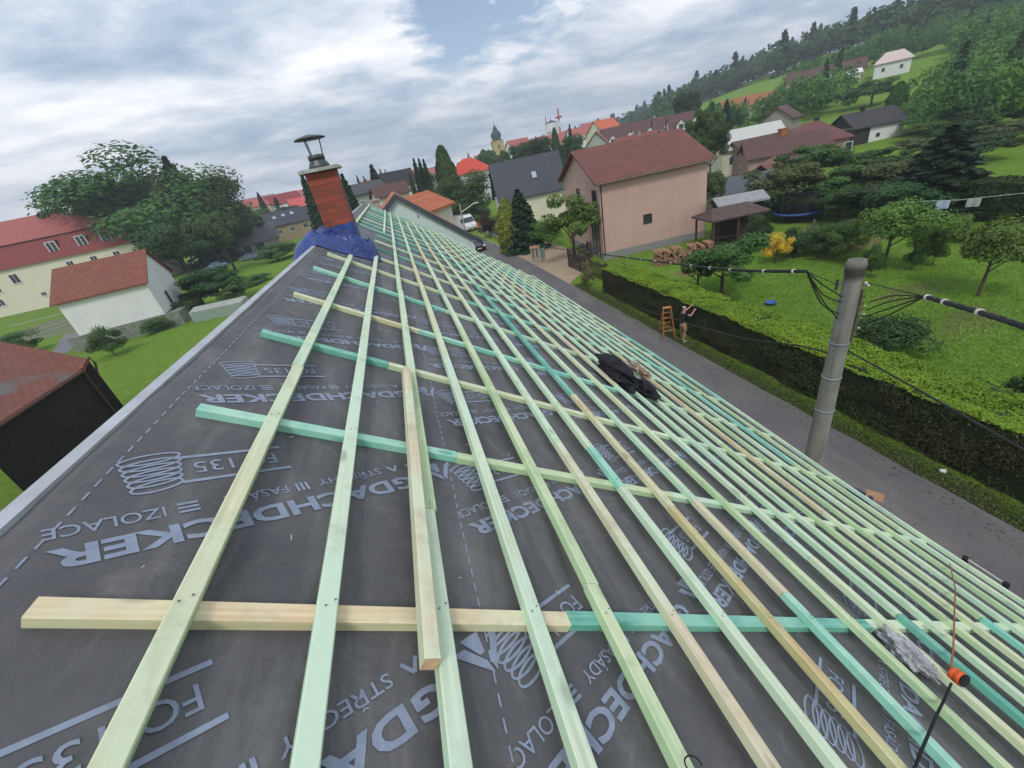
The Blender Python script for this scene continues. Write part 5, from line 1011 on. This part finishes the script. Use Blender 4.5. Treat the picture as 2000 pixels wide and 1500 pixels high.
# left garden plants
for i, (k, u, v, d, wp, lab) in enumerate([('bush', 185, 640, 52, 50, 'wild bush on the near corner of the stone base'), ('bush', 300, 622, 57, 46, 'weedy bush leaning on the stone base'), ('bush', 350, 588, 60, 60, 'tangled shrub at the right end of the stone base'), ('oak', 400, 520, 62, 90, 'shrubby trees behind the white gable wall'), ('lime', 440, 555, 58, 70, 'green shrub next to the pale lean-to roof by our ridge'), ('olive', 380, 560, 64, 60, 'brownish shrub between the white gable and the lean-to'), ('bush', 530, 476, 95, 70, 'green shrubs below the tan house wall'), ('bush', 480, 540, 72, 70, 'wide shrub row left of our ridge'), ('bush', 20, 650, 70, 70, 'leafy vegetable bed with bushes at the left picture edge')]): T(k, u, v, d, wp, lab, 'bush', name='bush', hmin=.8)
# ---- wooded hill: one far off wood, built as a single mass
def forest(name, label, n, dmin, dmax, az0, az1, hs, dens, lms, seed, ok=lambda x, y, r, a: True, mixc_=.4):
    rng = np.random.default_rng(seed); V = []; MI = []; tp = []; bad = 0
    for kind, nn in (('broad', dens), ('conifer', dens), ('broad', dens)): P, Q = crown_pts(kind, rng, nn, clumps=14, Rr=.42, zc=.55, rz=.45) if kind == 'broad' else crown_pts(kind, rng, nn, Rr=.24); tp.append((P, Q))
    k = 0
    while k < n:
        a = rng.uniform(az0, az1); r = math.sqrt(rng.uniform(dmin ** 2, dmax ** 2)); x, y = r * sin(R_(a)), r * cos(R_(a))
        if not ok(x, y, r, a):
            bad += 1
            if bad > n * 6: break
            continue
        k += 1; con = rng.uniform() < mixc_; P, Q = tp[1] if con else tp[0 if rng.uniform() < .5 else 2]; h = rng.uniform(*hs) * (1.25 if con else 1); th_ = rng.uniform(0, 6.28); c, s = cos(th_), sin(th_); Rm = np.array([[c, -s, 0], [s, c, 0], [0, 0, 1]]); wd_ = h * rng.uniform(.9, 1.25)
        V.append(leaf_quads((P @ Rm.T) * (wd_, wd_, h) + (x, y, terr(x, y) - .5), Q @ Rm.T, h * (.045 if dens > 350 else .066 if dens > 250 else .075), rng)); MI.append(np.full(len(P), 1 if con else (0 if rng.uniform() < .6 else 2)))
    o = bpy.data.objects.new(name, quadmesh(name, np.concatenate(V), [LG[l] for l in lms], np.concatenate(MI))); COL.objects.link(o); o['kind'] = 'stuff'; return tag(o, label, 'wood')
def meadow(r, a):
    if 36.0 < a < 44.5 and 150 < r < 330 - (a - 36) * 6: return True       # light meadow under the wood
    if 44 <= a < 51 and 205 < r < 275: return True                         # farm clearing
    if 50.5 < a < 56.5 and 112 < r < 188 and (a - 53.5) * 8 < (r - 100): return True
    if 56.5 <= a < 63 and 132 < r < 150: return True
    if 50.5 < a < 56 and 198 < r < 222: return True
    return False
def clear(x, y, rad_, pts): return all((x - p[0]) ** 2 + (y - p[1]) ** 2 > rad_ ** 2 for p in pts)
HC = [tuple(o.matrix_basis.translation.xy) for o in bpy.data.objects if o.get('category') in ('house', 'shed', 'garage')]
forest('hilltop_wood', 'dense mixed wood covering the hill crest, spruces along its edge', 1700, 250, 560, 14, 70, (10, 16), 230, ['dark', 'needle', 'mid'], 11, lambda x, y, r, a: not meadow(r, a) and (a > 33 or r > 420) and clear(x, y, 16, HC), .09)
forest('hillside_wood', 'broken woodland and scrub covering the lower hillside', 1250, 74, 275, 33, 70, (3.5, 7.5), 400, ['mid', 'dark', 'light'], 12, lambda x, y, r, a: not meadow(r, a) and clear(x, y, 8, HC) and (r > 118 or a > 54.5) and noise.noise(Vector((x * .03, y * .03, 2))) > -.42, .10)
forest('town_trees', 'mixed trees and gardens between the far town houses', 190, 150, 420, -42, 34, (5, 9.5), 260, ['mid', 'needle', 'dark'], 13, lambda x, y, r, a: clear(x, y, 10, HC) and (r > 240 or abs(a) > 3), .3)
# ================================================================== small things in the garden and drive
def picket(x0, y0, x1, y1, h, label, m, n, bar=True, w_=.07):
    t = thing('fence', label, 'fence', (x0, y0, terr(x0, y0))); d = Vector((x1 - x0, y1 - y0, 0)); Ld = d.length; a = math.atan2(d.y, d.x); t.rotation_euler = (0, 0, a)
    mb = MB()
    for i in range(n): x = Ld * (i + .5) / n; mb.box(x - w_ / 2, x + w_ / 2, -.012, .012, .05, h + .06 * sin(i * .9)); 
    mb.build('pickets', m, t); mb = MB(); mb.box(0, Ld, .013, .05, h * .25, h * .25 + .07); mb.build('rail', m, t); mb = MB(); mb.box(0, Ld, .013, .05, h * .8, h * .8 + .07); mb.build('rail', m, t)
    for i in range(int(Ld / 2.2) + 1): x = min(Ld, i * 2.2); mb = MB(); mb.box(x - .06, x + .06, .051, .16, 0, h + .05); mb.build('post', m, t)
    return t
DK = plain('dark brown stained wood', (.035, .022, .018), (.055, .035, .027), 9)
picket(12.9, 33.8, 12.95, 29.6, 1.35, 'dark brown picket fence at the end of the clipped hedge', DK, 26); picket(12.95, 29.6, 13.3, 26.2, 1.3, 'dark picket fence section running down to the hedge corner', DK, 22); picket(13.1, 33.9, 15.6, 34.6, 1.5, 'dark picket gate beside the pink house door', DK, 16)
picket(12.2, 41.5, 12.05, 49.0, 1.0, 'dark low fence below the golden thuja along the verge', DK, 40); picket(13.5, 47.8, 16.5, 46.5, 1.3, 'dark picket fence at the back of the driveway', DK, 20)
picket(24.2, 22.2, 29.8, 25.8, .9, 'old grey wire fence behind the yellow shrub', plain('old grey wood', (.14, .12, .10)), 50)
t = thing('fence', 'low concrete fence with pale posts beside the van', 'fence', (12.05, 49.5, 0)); mb = MB(); mb.box(-.08, .08, 0, 18, 0, .35); mb.build('wall', CONC, t)
for i in range(7): mb = MB(); mb.box(-.09, .09, i * 2.9, i * 2.9 + .18, .351, 1.35); mb.build('post', CONC, t)
mb = MB(); 
for i in range(70): mb.box(-.015, .015, .1 + i * .25, .16 + i * .25, .352, 1.15)
mb.build('pickets', DK, t)
# gate pillar with mailbox
t = thing('gate_pillar', 'grey masonry pillar with brown cap and green meter box on the driveway', 'pillar', (11.5, 38.3, 0), R_(-15)); mb = MB(); mb.box(-.45, .45, -.25, .25, 0, 1.35); mb.build('body', plain('grey stucco', (.36, .34, .31)), t)
mb = MB(); mb.box(-.5, .5, -.32, .32, 1.352, 1.5, top=(.03, .03)); mb.build('cap', plain('brown cap', (.40, .25, .13)), t)
mb = MB(); mb.box(.47, .85, -.2, .2, .35, 1.15); mb.box(.5, .82, -.215, -.201, .4, 1.1); mb.build('meter_box', plain('green grey box', (.16, .21, .19), bmp=0), t)
for x in (-.25, .1): mb = MB(); mb.box(x - .06, x + .06, -.30, -.251, .55, 1.3); mb.build('mail_slot', BW, t)
# wood pile
def logs(name, x, y, nx, nz, rz, label, Lg=1.0, r=.09):
    t = thing(name, label, 'wood pile', (x, y, 0), rz); q = random.Random(nx); ms = [plain('split log a', (.45, .28, .17), (.30, .16, .10), 10), plain('split log b', (.36, .20, .13), (.22, .12, .08), 10)]
    for m_ in range(2):
        mb = MB()
        for i in range(nx):
            for j in range(nz):
                if (i * 3 + j) % 2 != m_ or q.random() < .06 * j: continue
                cx_, cz = (i + .5 * (j % 2)) * r * 1.95, r + j * r * 1.75; dy = q.uniform(-.08, .08); mb.tube([(cx_, -Lg / 2 + dy, cz), (cx_ + q.uniform(-.02, .02), Lg / 2 + dy, cz)], r * q.uniform(.8, 1.05), 6)
        mb.build('logs', ms[m_], t)
logs('wood_pile', 17.7, 28.1, 24, 7, R_(-18), 'stacked firewood pile along the lawn below the pink house'); logs('wood_pile', -46, 120, 18, 6, R_(10), 'heap of light split firewood beside the parked blue car', 1.2, .14)
mb = MB(); mb.lathe([(.12, .0), (.34, .02), (.40, .16), (.43, .17), (.43, .19), (.36, .18), (.30, .05), (.1, .04)], 20); o = tag(mb.build('tub', plain('blue plastic', (.05, .14, .42), bmp=0), None, True), 'blue plastic tub left on the lawn', 'tub'); o.location = (17.3, 16.8, 0); o.scale = (.62, .62, .8)
p = G(1672, 428); t = thing('log', 'pale felled log lying at the lawn edge under the shrubs', 'log', (p.x, p.y, p.z), R_(-40)); mb = MB(); mb.tube([(-1.5, 0, .75), (0, .05, .95), (1.5, 0, 1.1)], [.26, .24, .2], 9); mb.build('stem', plain('pale bark', (.55, .42, .28), (.42, .32, .2), 5), t, True)
for x in (-1.1, 1.0): mb = MB(); mb.tube([(x, -.3, 0), (x, .15, 1.0)], .04, 6); mb.tube([(x, .3, 0), (x, -.15, 1.0)], .04, 6); mb.build('trestle', BW, t)
# laundry
t = thing('clothes_line', 'washing line with grey poles by the far hedge', 'clothes line', (33.2, 19.2, 0)); mb = MB(); mb.tube([(-2.4, 2.6, 0), (-2.4, 2.6, 2.1)], .04, 6); mb.build('pole', STEEL, t); mb = MB(); mb.tube([(1.6, -2.6, 0), (1.6, -2.6, 2.1)], .04, 6); mb.build('pole', STEEL, t); mb = MB(); mb.tube([(-2.4, 2.6, 2.05), (-.4, 0, 1.9), (1.6, -2.6, 2.05)], .01, 4); mb.build('line', WHITE, t)
for k, (f, m_, lab) in enumerate(((.36, plain('pale blue cloth', (.42, .50, .62)), 'pale blue towel hanging on the washing line'), (.56, plain('grey green cloth', (.36, .42, .38)), 'grey green cloth hanging on the line beside the towel'))):
    mb = MB(); a = Vector((30.8, 21.8, 0)).lerp(Vector((34.8, 16.6, 0)), f); d = Vector((4, -5.2, 0)).normalized()
    for i in range(8):
        x0, x1 = i * .075, (i + 1) * .075; w0, w1 = .04 * sin(i * 1.3), .04 * sin((i + 1) * 1.3); nx = Vector((d.y, -d.x, 0))
        mb.face([a + d * x0 + nx * w0 + Vector((0, 0, 1.45)), a + d * x1 + nx * w1 + Vector((0, 0, 1.45)), a + d * x1 + nx * w1 * .3 + Vector((0, 0, 1.92)), a + d * x0 + nx * w0 * .3 + Vector((0, 0, 1.92))])
    o = mb.build('towel', m_); sm = o.modifiers.new('t', 'SOLIDIFY'); sm.thickness = .01; tag(o, lab, 'towel')
mb = MB(); mb.lathe([(.035, 0), (.045, .002), (.05, .11), (.042, .11), (.035, .01)], 14); o = tag(mb.build('cup', WHITE, None, True), 'white paper cup lying on the grass verge', 'cup'); o.location = (11.6, 5.35, .05); o.rotation_euler = (R_(80), 0, .6); o.scale = (1.1, 1.1, 1.1)
# left: shed at the left edge
def shed():
    t = thing('barn', 'dark open shed with red tiled roof at the left picture edge', 'barn', (-21.5, 25.5, 0)); cz = terr(0, 0)
    A = PZ(158, 722, 4.6); B = PZ(-60, 862, 4.6); C = PZ(170, 700, 4.9); D = PZ(-60, 655, 6.5)
    o_ = Vector((-21.5, 25.5, 0)); A, B, C, D = (q - o_ for q in (A, B, C, D)); mb = MB(); dn_ = Vector((0, 0, -.16))
    mb.face([B, A, C, D]); mb.face([B + dn_, D + dn_, C + dn_, A + dn_]); mb.face([B, B + dn_, A + dn_, A]); mb.face([A, A + dn_, C + dn_, C])
    def f(nt, b):
        v = coords(nt); br = N(nt, 'ShaderNodeTexBrick'); L(nt, v, br.inputs[0]); br.inputs['Scale'].default_value = 1; br.inputs['Brick Width'].default_value = .3; br.inputs['Row Height'].default_value = .22; br.inputs['Mortar Size'].default_value = .015
        br.inputs['Color1'].default_value = (.21, .065, .042, 1); br.inputs['Color2'].default_value = (.155, .055, .04, 1); br.inputs['Mortar'].default_value = (.07, .03, .025, 1)
        n = noi(nt, v, .45, 4, .6); L(nt, mixc(nt, ramp(nt, n, [(.55, 0.), (.62, 1.)]), br.outputs[0], (.11, .10, .095)), b.inputs['Base Color']); bump(nt, b, br.outputs['Fac'], -.5, .03)
    mb.build('roof', mat('old shed tiles', f), t)
    g = lambda q, z: Vector((q.x, q.y, z))
    mb = MB(); ins = (D - B).normalized() * .5; a2, b2 = A + ins * .4, B + ins * .4
    mb.face([g(b2, 0), g(a2, 0), a2 + dn_, b2 + dn_]); c2 = C; mb.face([g(a2, 0), g(c2, 0), c2 + dn_, a2 + dn_]); d2 = D; mb.face([g(c2, 0), g(d2, 0), d2 + dn_, c2 + dn_]); mb.build('wall', plain('open shed shade', (.012, .010, .010), (.022, .018, .016), 6, .8, .3), t)  # near-black walls; the shade inside the open shed is put into their colour
    mb = MB(); mb.tube([B + dn_ * .6, A + dn_ * .6], .07, 8); mb.build('gutter', plain('rusty gutter', (.13, .055, .035), (.08, .04, .03), 8), t)
    mb = MB(); e = A - B; e.normalize(); mb.tube([A + dn_, A + e * .9 + Vector((0, 0, .25)), A + e * 1.0 + Vector((0, 0, -.1)), A + e * .35 + Vector((0, 0, -1.0))], .05, 6); mb.build('gutter_end', MATS['rusty gutter'], t)
    mb = MB(); mb.tube([A + dn_ + e * .05, g(A, 0) + e * .05], .05, 6); mb.build('downpipe', MATS['rusty gutter'], t)
shed()
# pale lean-to roof near the ridge on the left
t = thing('lean_to', 'low lean-to with pale grey roof seen just over our ridge', 'shed', (-30, 62, 0)); a = [PZ(u, v, z) - Vector((-30, 62, 0)) for u, v, z in ((368, 612, 1.1), (470, 590, 1.1), (482, 577, 1.5), (378, 600, 1.5))]
mb = MB(); mb.face(a); mb.face([q + Vector((0, 0, -.12)) for q in a[::-1]]); 
for i in range(4): mb.face([a[i], a[i] + Vector((0, 0, -.12)), a[(i + 1) % 4] + Vector((0, 0, -.12)), a[(i + 1) % 4]])
mb.build('roof', plain('pale fibre cement', (.36, .37, .34), (.26, .27, .25), 3), t)
mb = MB()
for i in range(4): q, r_ = a[i] * 1, a[(i + 1) % 4]; mb.face([Vector((q.x, q.y, 0)), Vector((r_.x, r_.y, 0)), r_ + Vector((0, 0, -.13)), q + Vector((0, 0, -.13))])
mb.build('wall', plain('mint painted boards', (.28, .36, .31)), t)
# garden bed edgings
for k, (a, b_) in enumerate((((20, 640), (130, 612)), ((62, 652), (135, 628)), ((42, 668), (140, 635)))):
    p, q = G(*a), G(*b_); mb = MB(); mb.tube([(p.x, p.y, .06), (q.x, q.y, .06)], .09, 4); o = tag(mb.build('bed_edging', CONC), ['far concrete strip edging the left garden beds', 'middle concrete strip edging the left garden beds', 'near concrete strip edging the left garden beds'][k], 'edging')

# ================================================================== vehicles
def vehicle(name, label, cat, x, y, rz, paint, prof, cab, Wd, wheels, z=0, van=False):
    t = thing(name, label, cat, (x, y, z), rz); n = len(prof); mb = MB(); sec = []
    for sy in (-1, 1): sec.append([mb.pt((px, sy * Wd / 2 * k, pz)) for px, pz, k in prof])
    for i in range(n): j = (i + 1) % n; mb.f.append([sec[0][i], sec[0][j], sec[1][j], sec[1][i]]); mb.m.append(0)
    mb.f.append(sec[0][::-1]); mb.m.append(0); mb.f.append(sec[1]); mb.m.append(0)
    b_ = mb.build('body', paint, t); bv = b_.modifiers.new('b', 'BEVEL'); bv.width = .05; bv.segments = 3
    for nm, pts in cab:                      # glass quads, slightly proud
        g = MB(); g.face(pts); o = g.build(nm, GL, t); s = o.modifiers.new('s', 'SOLIDIFY'); s.thickness = .02; s.offset = 0
    for wx in wheels:
        for sy in (-1, 1):
            w_ = MB(); w_.M = Matrix.Translation((wx, sy * (Wd / 2 - .1), .32)) @ Matrix.Rotation(pi / 2, 4, 'X'); w_.lathe([(.2, -.1), (.31, -.1), (.32, -.05), (.32, .05), (.31, .1), (.2, .1)], 20); wo_ = w_.build('wheel', BLK, t, True)
            r_ = MB(); r_.M = w_.M; r_.lathe([(.03, -.115), (.19, -.105), (.19, .105), (.03, .115)], 12); r_.build('rim', ALU, wo_)
    fx = max(p[0] for p in prof)
    for sy in (-1, 1):
        h = MB(); h.M = Matrix.Translation((fx - .08, sy * Wd * .36, .68 if not van else .9)) @ Matrix.Scale(1, 4); h.box(-.06, .10, -.17, .17, -.08, .08, top=(.03, .03)); h.build('headlight', plain('headlight glass', (.8, .8, .78), rough=.15, bmp=0), t)
    h = MB(); h.box(fx - .01, fx + .03, -.26, .26, .36, .47); h.build('number_plate', WHITE, t); h = MB(); h.box(fx - .02, fx + .015, -.45, .45, .5, .62); h.build('grille', BLK, t)
    return t
CAR = [(-2.1, .28, .96), (2.05, .26, .92), (2.15, .5, .92), (2.05, .78, .92), (1.1, .95, .96), (.35, 1.42, .78), (-1.0, 1.46, .78), (-1.85, 1.02, .92), (-2.15, .9, .94), (-2.18, .5, .96)]
def carglass(W_): return [('windscreen', [(1.06, -W_ * .44, .99), (1.06, W_ * .44, .99), (.42, W_ * .36, 1.40), (.42, -W_ * .36, 1.40)]), ('rear_window', [(-1.06, W_ * .36, 1.44), (-1.82, W_ * .42, 1.06), (-1.82, -W_ * .42, 1.06), (-1.06, -W_ * .36, 1.44)]),
    ('side_window', [(.9, -W_ * .465, 1.02), (.3, -W_ * .40, 1.38), (-.95, -W_ * .40, 1.40), (-1.6, -W_ * .465, 1.06)]), ('side_window', [(.9, W_ * .465, 1.02), (-1.6, W_ * .465, 1.06), (-.95, W_ * .40, 1.40), (.3, W_ * .40, 1.38)])]
def paint(name, c): return plain(name, c, c, rough=.25, bmp=0, spec=.6)
vehicle('car', 'dark blue car facing us on the road beside the mint gable', 'car', 8.2, 52.2, R_(-88), paint('dark blue paint', (.018, .022, .035)), CAR, carglass(1.75), 1.75, (-1.35, 1.35))
VAN = [(-2.7, .35, 1), (2.6, .33, .97), (2.75, .6, .95), (2.6, 1.05, .95), (2.0, 1.3, .95), (1.35, 2.1, .86), (.9, 2.42, .84), (-2.6, 2.45, .88), (-2.78, 2.2, .9), (-2.78, .6, 1)]
vehicle('van', 'white delivery van parked on the road past the mint gable', 'van', 10.4, 71.2, R_(-80), paint('white paint', (.75, .76, .78)), VAN, [('windscreen', [(1.98, -.86, 1.36), (1.98, .86, 1.36), (1.40, .78, 2.06), (1.40, -.78, 2.06)]), ('side_window', [(1.75, -.965, 1.35), (1.2, -.90, 1.95), (.5, -.90, 1.95), (.5, -.965, 1.35)]), ('side_window', [(1.75, .965, 1.35), (.5, .965, 1.35), (.5, .90, 1.95), (1.2, .90, 1.95)])], 1.98, (-1.8, 1.75), van=True)
p = G(445, 522); vehicle('car', 'light blue car parked by the firewood heap on the left', 'car', p.x - 2, p.y, R_(160), paint('light blue paint', (.16, .26, .38)), CAR, carglass(1.75), 1.75, (-1.35, 1.35), p.z); vehicle('car', 'grey blue car parked behind the light blue one', 'car', p.x + 3.5, p.y + 4, R_(150), paint('grey blue paint', (.14, .18, .24)), CAR, carglass(1.75), 1.75, (-1.35, 1.35), p.z)
# second pole with street lamp near the van
p = PD(897, 398, 66); t = thing('street_lamp', 'grey pole with street lamp arm in front of the white van', 'street lamp', (p.x, p.y, 0)); mb = MB(); mb.tube([(0, 0, 0), (0, 0, p.z)], [.14, .10], 10); mb.build('pole', CONC, t); mb = MB(); mb.tube([(0, 0, p.z - 1.2), (2.2, .3, p.z - .4)], .05, 6); mb.build('arm', ALU, t); mb = MB(); mb.M = Matrix.Translation((2.4, .3, p.z - .38)); mb.box(-.35, .5, -.14, .14, -.07, .07, top=(.05, .03)); mb.build('lamp_head', ALU, t)

# ================================================================== people
def skin_mesh(name, joints, edges, radii, m, parent, sub=2, root=0):
    me = bpy.data.meshes.new(name); me.from_pydata(joints, edges, []); me.materials.append(m)
    o = bpy.data.objects.new(name, me); COL.objects.link(o); o.modifiers.new('skin', 'SKIN').use_smooth_shade = True
    sv = me.skin_vertices[0].data
    for i, r in enumerate(radii): sv[i].radius = (r, r) if not hasattr(r, '__len__') else r
    for i in range(len(joints)): sv[i].use_root = i == root
    s = o.modifiers.new('sub', 'SUBSURF'); s.levels = s.render_levels = sub
    bpy.context.view_layer.update(); dg = bpy.context.evaluated_depsgraph_get(); nm_ = bpy.data.meshes.new_from_object(o.evaluated_get(dg)); bpy.data.objects.remove(o)
    nm_.name = name; o = bpy.data.objects.new(name, nm_); COL.objects.link(o); o.parent = parent
    if not nm_.materials: nm_.materials.append(m)
    return o
SKIN = plain('skin', (.48, .27, .19), (.42, .22, .15), 6, .6, 0)
def person(label, x, y, rz, shirt, shorts, hair, arms, z=0, shoes=None):
    """x forward, y left; arms = hand targets (left, right)"""
    t = thing('person', label, 'person', (x, y, z), rz)
    J = [(0, 0, .96), (0, 0, 1.14), (.01, 0, 1.34), (.02, 0, 1.47), (.04, 0, 1.56), (.06, 0, 1.68), (.05, 0, 1.76)]; Rr_ = [.10, .095, .10, (.06, .06), (.055, .06), (.085, .10), (.06, .07)]; E = [(0, 1), (1, 2), (2, 3), (3, 4), (4, 5), (5, 6)]
    hands = []
    for sy, hd in ((1, arms[0]), (-1, arms[1])):
        sh_ = Vector((.01, sy * .185, 1.42)); h = Vector(hd); el_ = (sh_ + h) / 2 + Vector((-.03, sy * .06, -.12)); i = len(J); J += [tuple(sh_), tuple(el_), tuple(h)]; Rr_ += [.06, .045, .03]; E += [(2, i), (i, i + 1), (i + 1, i + 2)]
        d = (h - el_).normalized(); lat = d.cross(Vector((0, 0, 1))).normalized(); pm = len(J); J.append(tuple(h + d * .06)); Rr_.append((.034, .018)); E.append((i + 2, pm))
        for k in range(4): a = h + d * .10 + lat * (.03 - .02 * k); j = len(J); ln_ = (.065, .075, .07, .05)[k]; J += [tuple(a), tuple(a + d * ln_ * .6 + Vector((0, 0, -.008))), tuple(a + d * ln_ * .8 + Vector((0, 0, -.03)))]; Rr_ += [.009, .009, .007]; E += [(pm, j), (j, j + 1), (j + 1, j + 2)]
        a = h + d * .04 + lat * .045 * sy; j = len(J); J += [tuple(a), tuple(a + d * .04 + lat * .02 * sy)]; Rr_ += [.011, .009]; E += [(i + 2, j), (j, j + 1)]
    for sy, fx in ((1, .05), (-1, -.06)):
        i = len(J); J += [(0, sy * .10, .88), (fx * .6 + .02, sy * .11, .50), (fx, sy * .115, .10), (fx + .15, sy * .13, .045)]; Rr_ += [.095, .06, .042, .038]; E += [(0, i), (i, i + 1), (i + 1, i + 2), (i + 2, i + 3)]
    b_ = skin_mesh('body', J, E, Rr_, SKIN, t)
    mb = MB(); mb.M = Matrix.Translation((.155, 0, 1.665)); mb.add([(0, -.015, 0), (0, .015, 0), (.03, 0, -.01), (-.01, 0, .05)], [(0, 2, 1), (0, 3, 2), (1, 2, 3), (0, 1, 3)]); mb.build('nose', SKIN, t)
    skin_mesh('shirt', [(0, 0, .93), (0, 0, 1.14), (.01, 0, 1.36), (.015, 0, 1.45), (.01, .19, 1.42), (.03, .235, 1.30), (.01, -.19, 1.42), (.03, -.235, 1.30)], [(0, 1), (1, 2), (2, 3), (2, 4), (4, 5), (2, 6), (6, 7)], [.15, .145, .155, .085, .085, .075, .085, .075], shirt, t)
    skin_mesh('shorts', [(0, 0, .98), (0, 0, .9), (.01, .105, .84), (.03, .12, .52), (.01, -.105, .84), (-.0, -.12, .52)], [(0, 1), (1, 2), (2, 3), (1, 4), (4, 5)], [.155, .15, .12, .10, .12, .10], shorts, t)
    skin_mesh('hair', [(.02, 0, 1.70), (.03, 0, 1.80)], [(0, 1)], [.105, .07], hair, t)
    for sy, fx in ((1, .05), (-1, -.06)): skin_mesh('shoe', [(fx - .04, sy * .115, .05), (fx + .08, sy * .125, .045), (fx + .19, sy * .135, .035)], [(0, 1), (1, 2)], [.05, .05, .038], shoes or WHITE, t)
    return t
HAIR = plain('grey white hair', (.52, .46, .42), bmp=.3)
person('person in black shirt and tan shorts trimming the hedge beside the ladder', 11.35, 15.75, R_(8), plain('black shirt', (.015, .015, .018)), plain('tan shorts', (.30, .19, .12)), HAIR, ((.52, .10, 1.62), (.42, -.22, 1.50)))
t = thing('hedge_trimmer', 'black and green hedge trimmer held over the hedge top', 'hedge trimmer', (12.0, 15.7, 1.58), R_(-8)); mb = MB(); mb.box(-.16, .12, -.06, .06, -.07, .05, top=(.02, .02)); mb.build('motor', BLK, t); mb = MB(); mb.tube([(-.14, 0, .05), (-.05, 0, .14), (.08, 0, .13), (.1, 0, .05)], .016, 6); mb.build('handle', BLK, t)
mb = MB(); mb.box(.12, .95, -.03, .03, .01, .03); 
for i in range(14): mb.box(.16 + i * .055, .185 + i * .055, -.055, .055, .012, .026)
mb.build('blade', plain('green blade cover', (.18, .42, .20), bmp=0), t)
person('person in red top standing beside the white van', 11.25, 64.5, R_(-100), plain('red shirt', (.45, .06, .04)), plain('dark blue trousers', (.04, .05, .08)), plain('dark hair', (.03, .02, .015)), ((.15, .3, .95), (.12, -.3, .95)))
# orange step ladder
OL = plain('orange varnished wood', (.42, .17, .06), (.32, .12, .05), 9); t = thing('step_ladder', 'orange wooden step ladder standing left of the hedge trimming person', 'ladder', (11.15, 16.75, 0), R_(70))
for sx2 in (-1, 1):
    for sy in (-.25, .25): mb = MB(); mb.tube([(sx2 * .48, sy * 1.15, 0), (sx2 * .04, sy * .7, 1.5)], .028, 4); mb.build('leg', OL, t)
    for k in range(4 if sx2 > 0 else 2): f = (k + 1) / 5 if sx2 > 0 else (k * 2 + 1.5) / 5; x = sx2 * (.48 - .44 * f); yw = .29 - .11 * f; mb = MB(); mb.box(x - .04, x + .04, -yw, yw, 1.5 * f - .012, 1.5 * f + .012); mb.build('step', OL, t)
mb = MB(); mb.box(-.12, .12, -.2, .2, 1.5, 1.53); mb.build('top_plate', OL, t)
# ================================================================== air
mb = MB(); mb.box(-1560, 1560, -1560, 1560, -1.2, 130)
def airf(nt, b):
    nt.nodes.remove(b); v = N(nt, 'ShaderNodeVolumePrincipled'); v.inputs['Color'].default_value = (.80, .86, .94, 1); v.inputs['Density'].default_value = .00075; v.inputs['Anisotropy'].default_value = .1
    L(nt, v.outputs[0], nt.nodes['Material Output'].inputs['Volume'])
am = bpy.data.materials.new('air'); am.use_nodes = True; airf(am.node_tree, am.node_tree.nodes['Principled BSDF'])
o = mb.build('haze', am); o['kind'] = 'stuff'; tag(o, 'thin pale haze in the air over the valley', 'haze')

# stray leaves and gravel on the lane
def fr(r): y = r.uniform(-2, 26); e = r.uniform(); return ((11.0 - abs(r.normal(0, .35))) if e < .7 else r.uniform(7, 11), y, .022)
rng_ = np.random.default_rng(77); P_ = np.array([fr(rng_) for _ in range(900)]); Q_ = np.tile((0, 0, 1.0), (900, 1))
LG['litter'] = leafmat('fallen leaves', (.10, .09, .04), (.22, .18, .10), (.06, .07, .03), .05)
o = bpy.data.objects.new('leaf_litter', quadmesh('leaf_litter', leaf_quads(P_, Q_ * 4, .035, rng_), LG['litter'])); COL.objects.link(o); o['kind'] = 'stuff'; tag(o, 'fallen leaves and grit strewn along the verge side of the lane', 'litter')
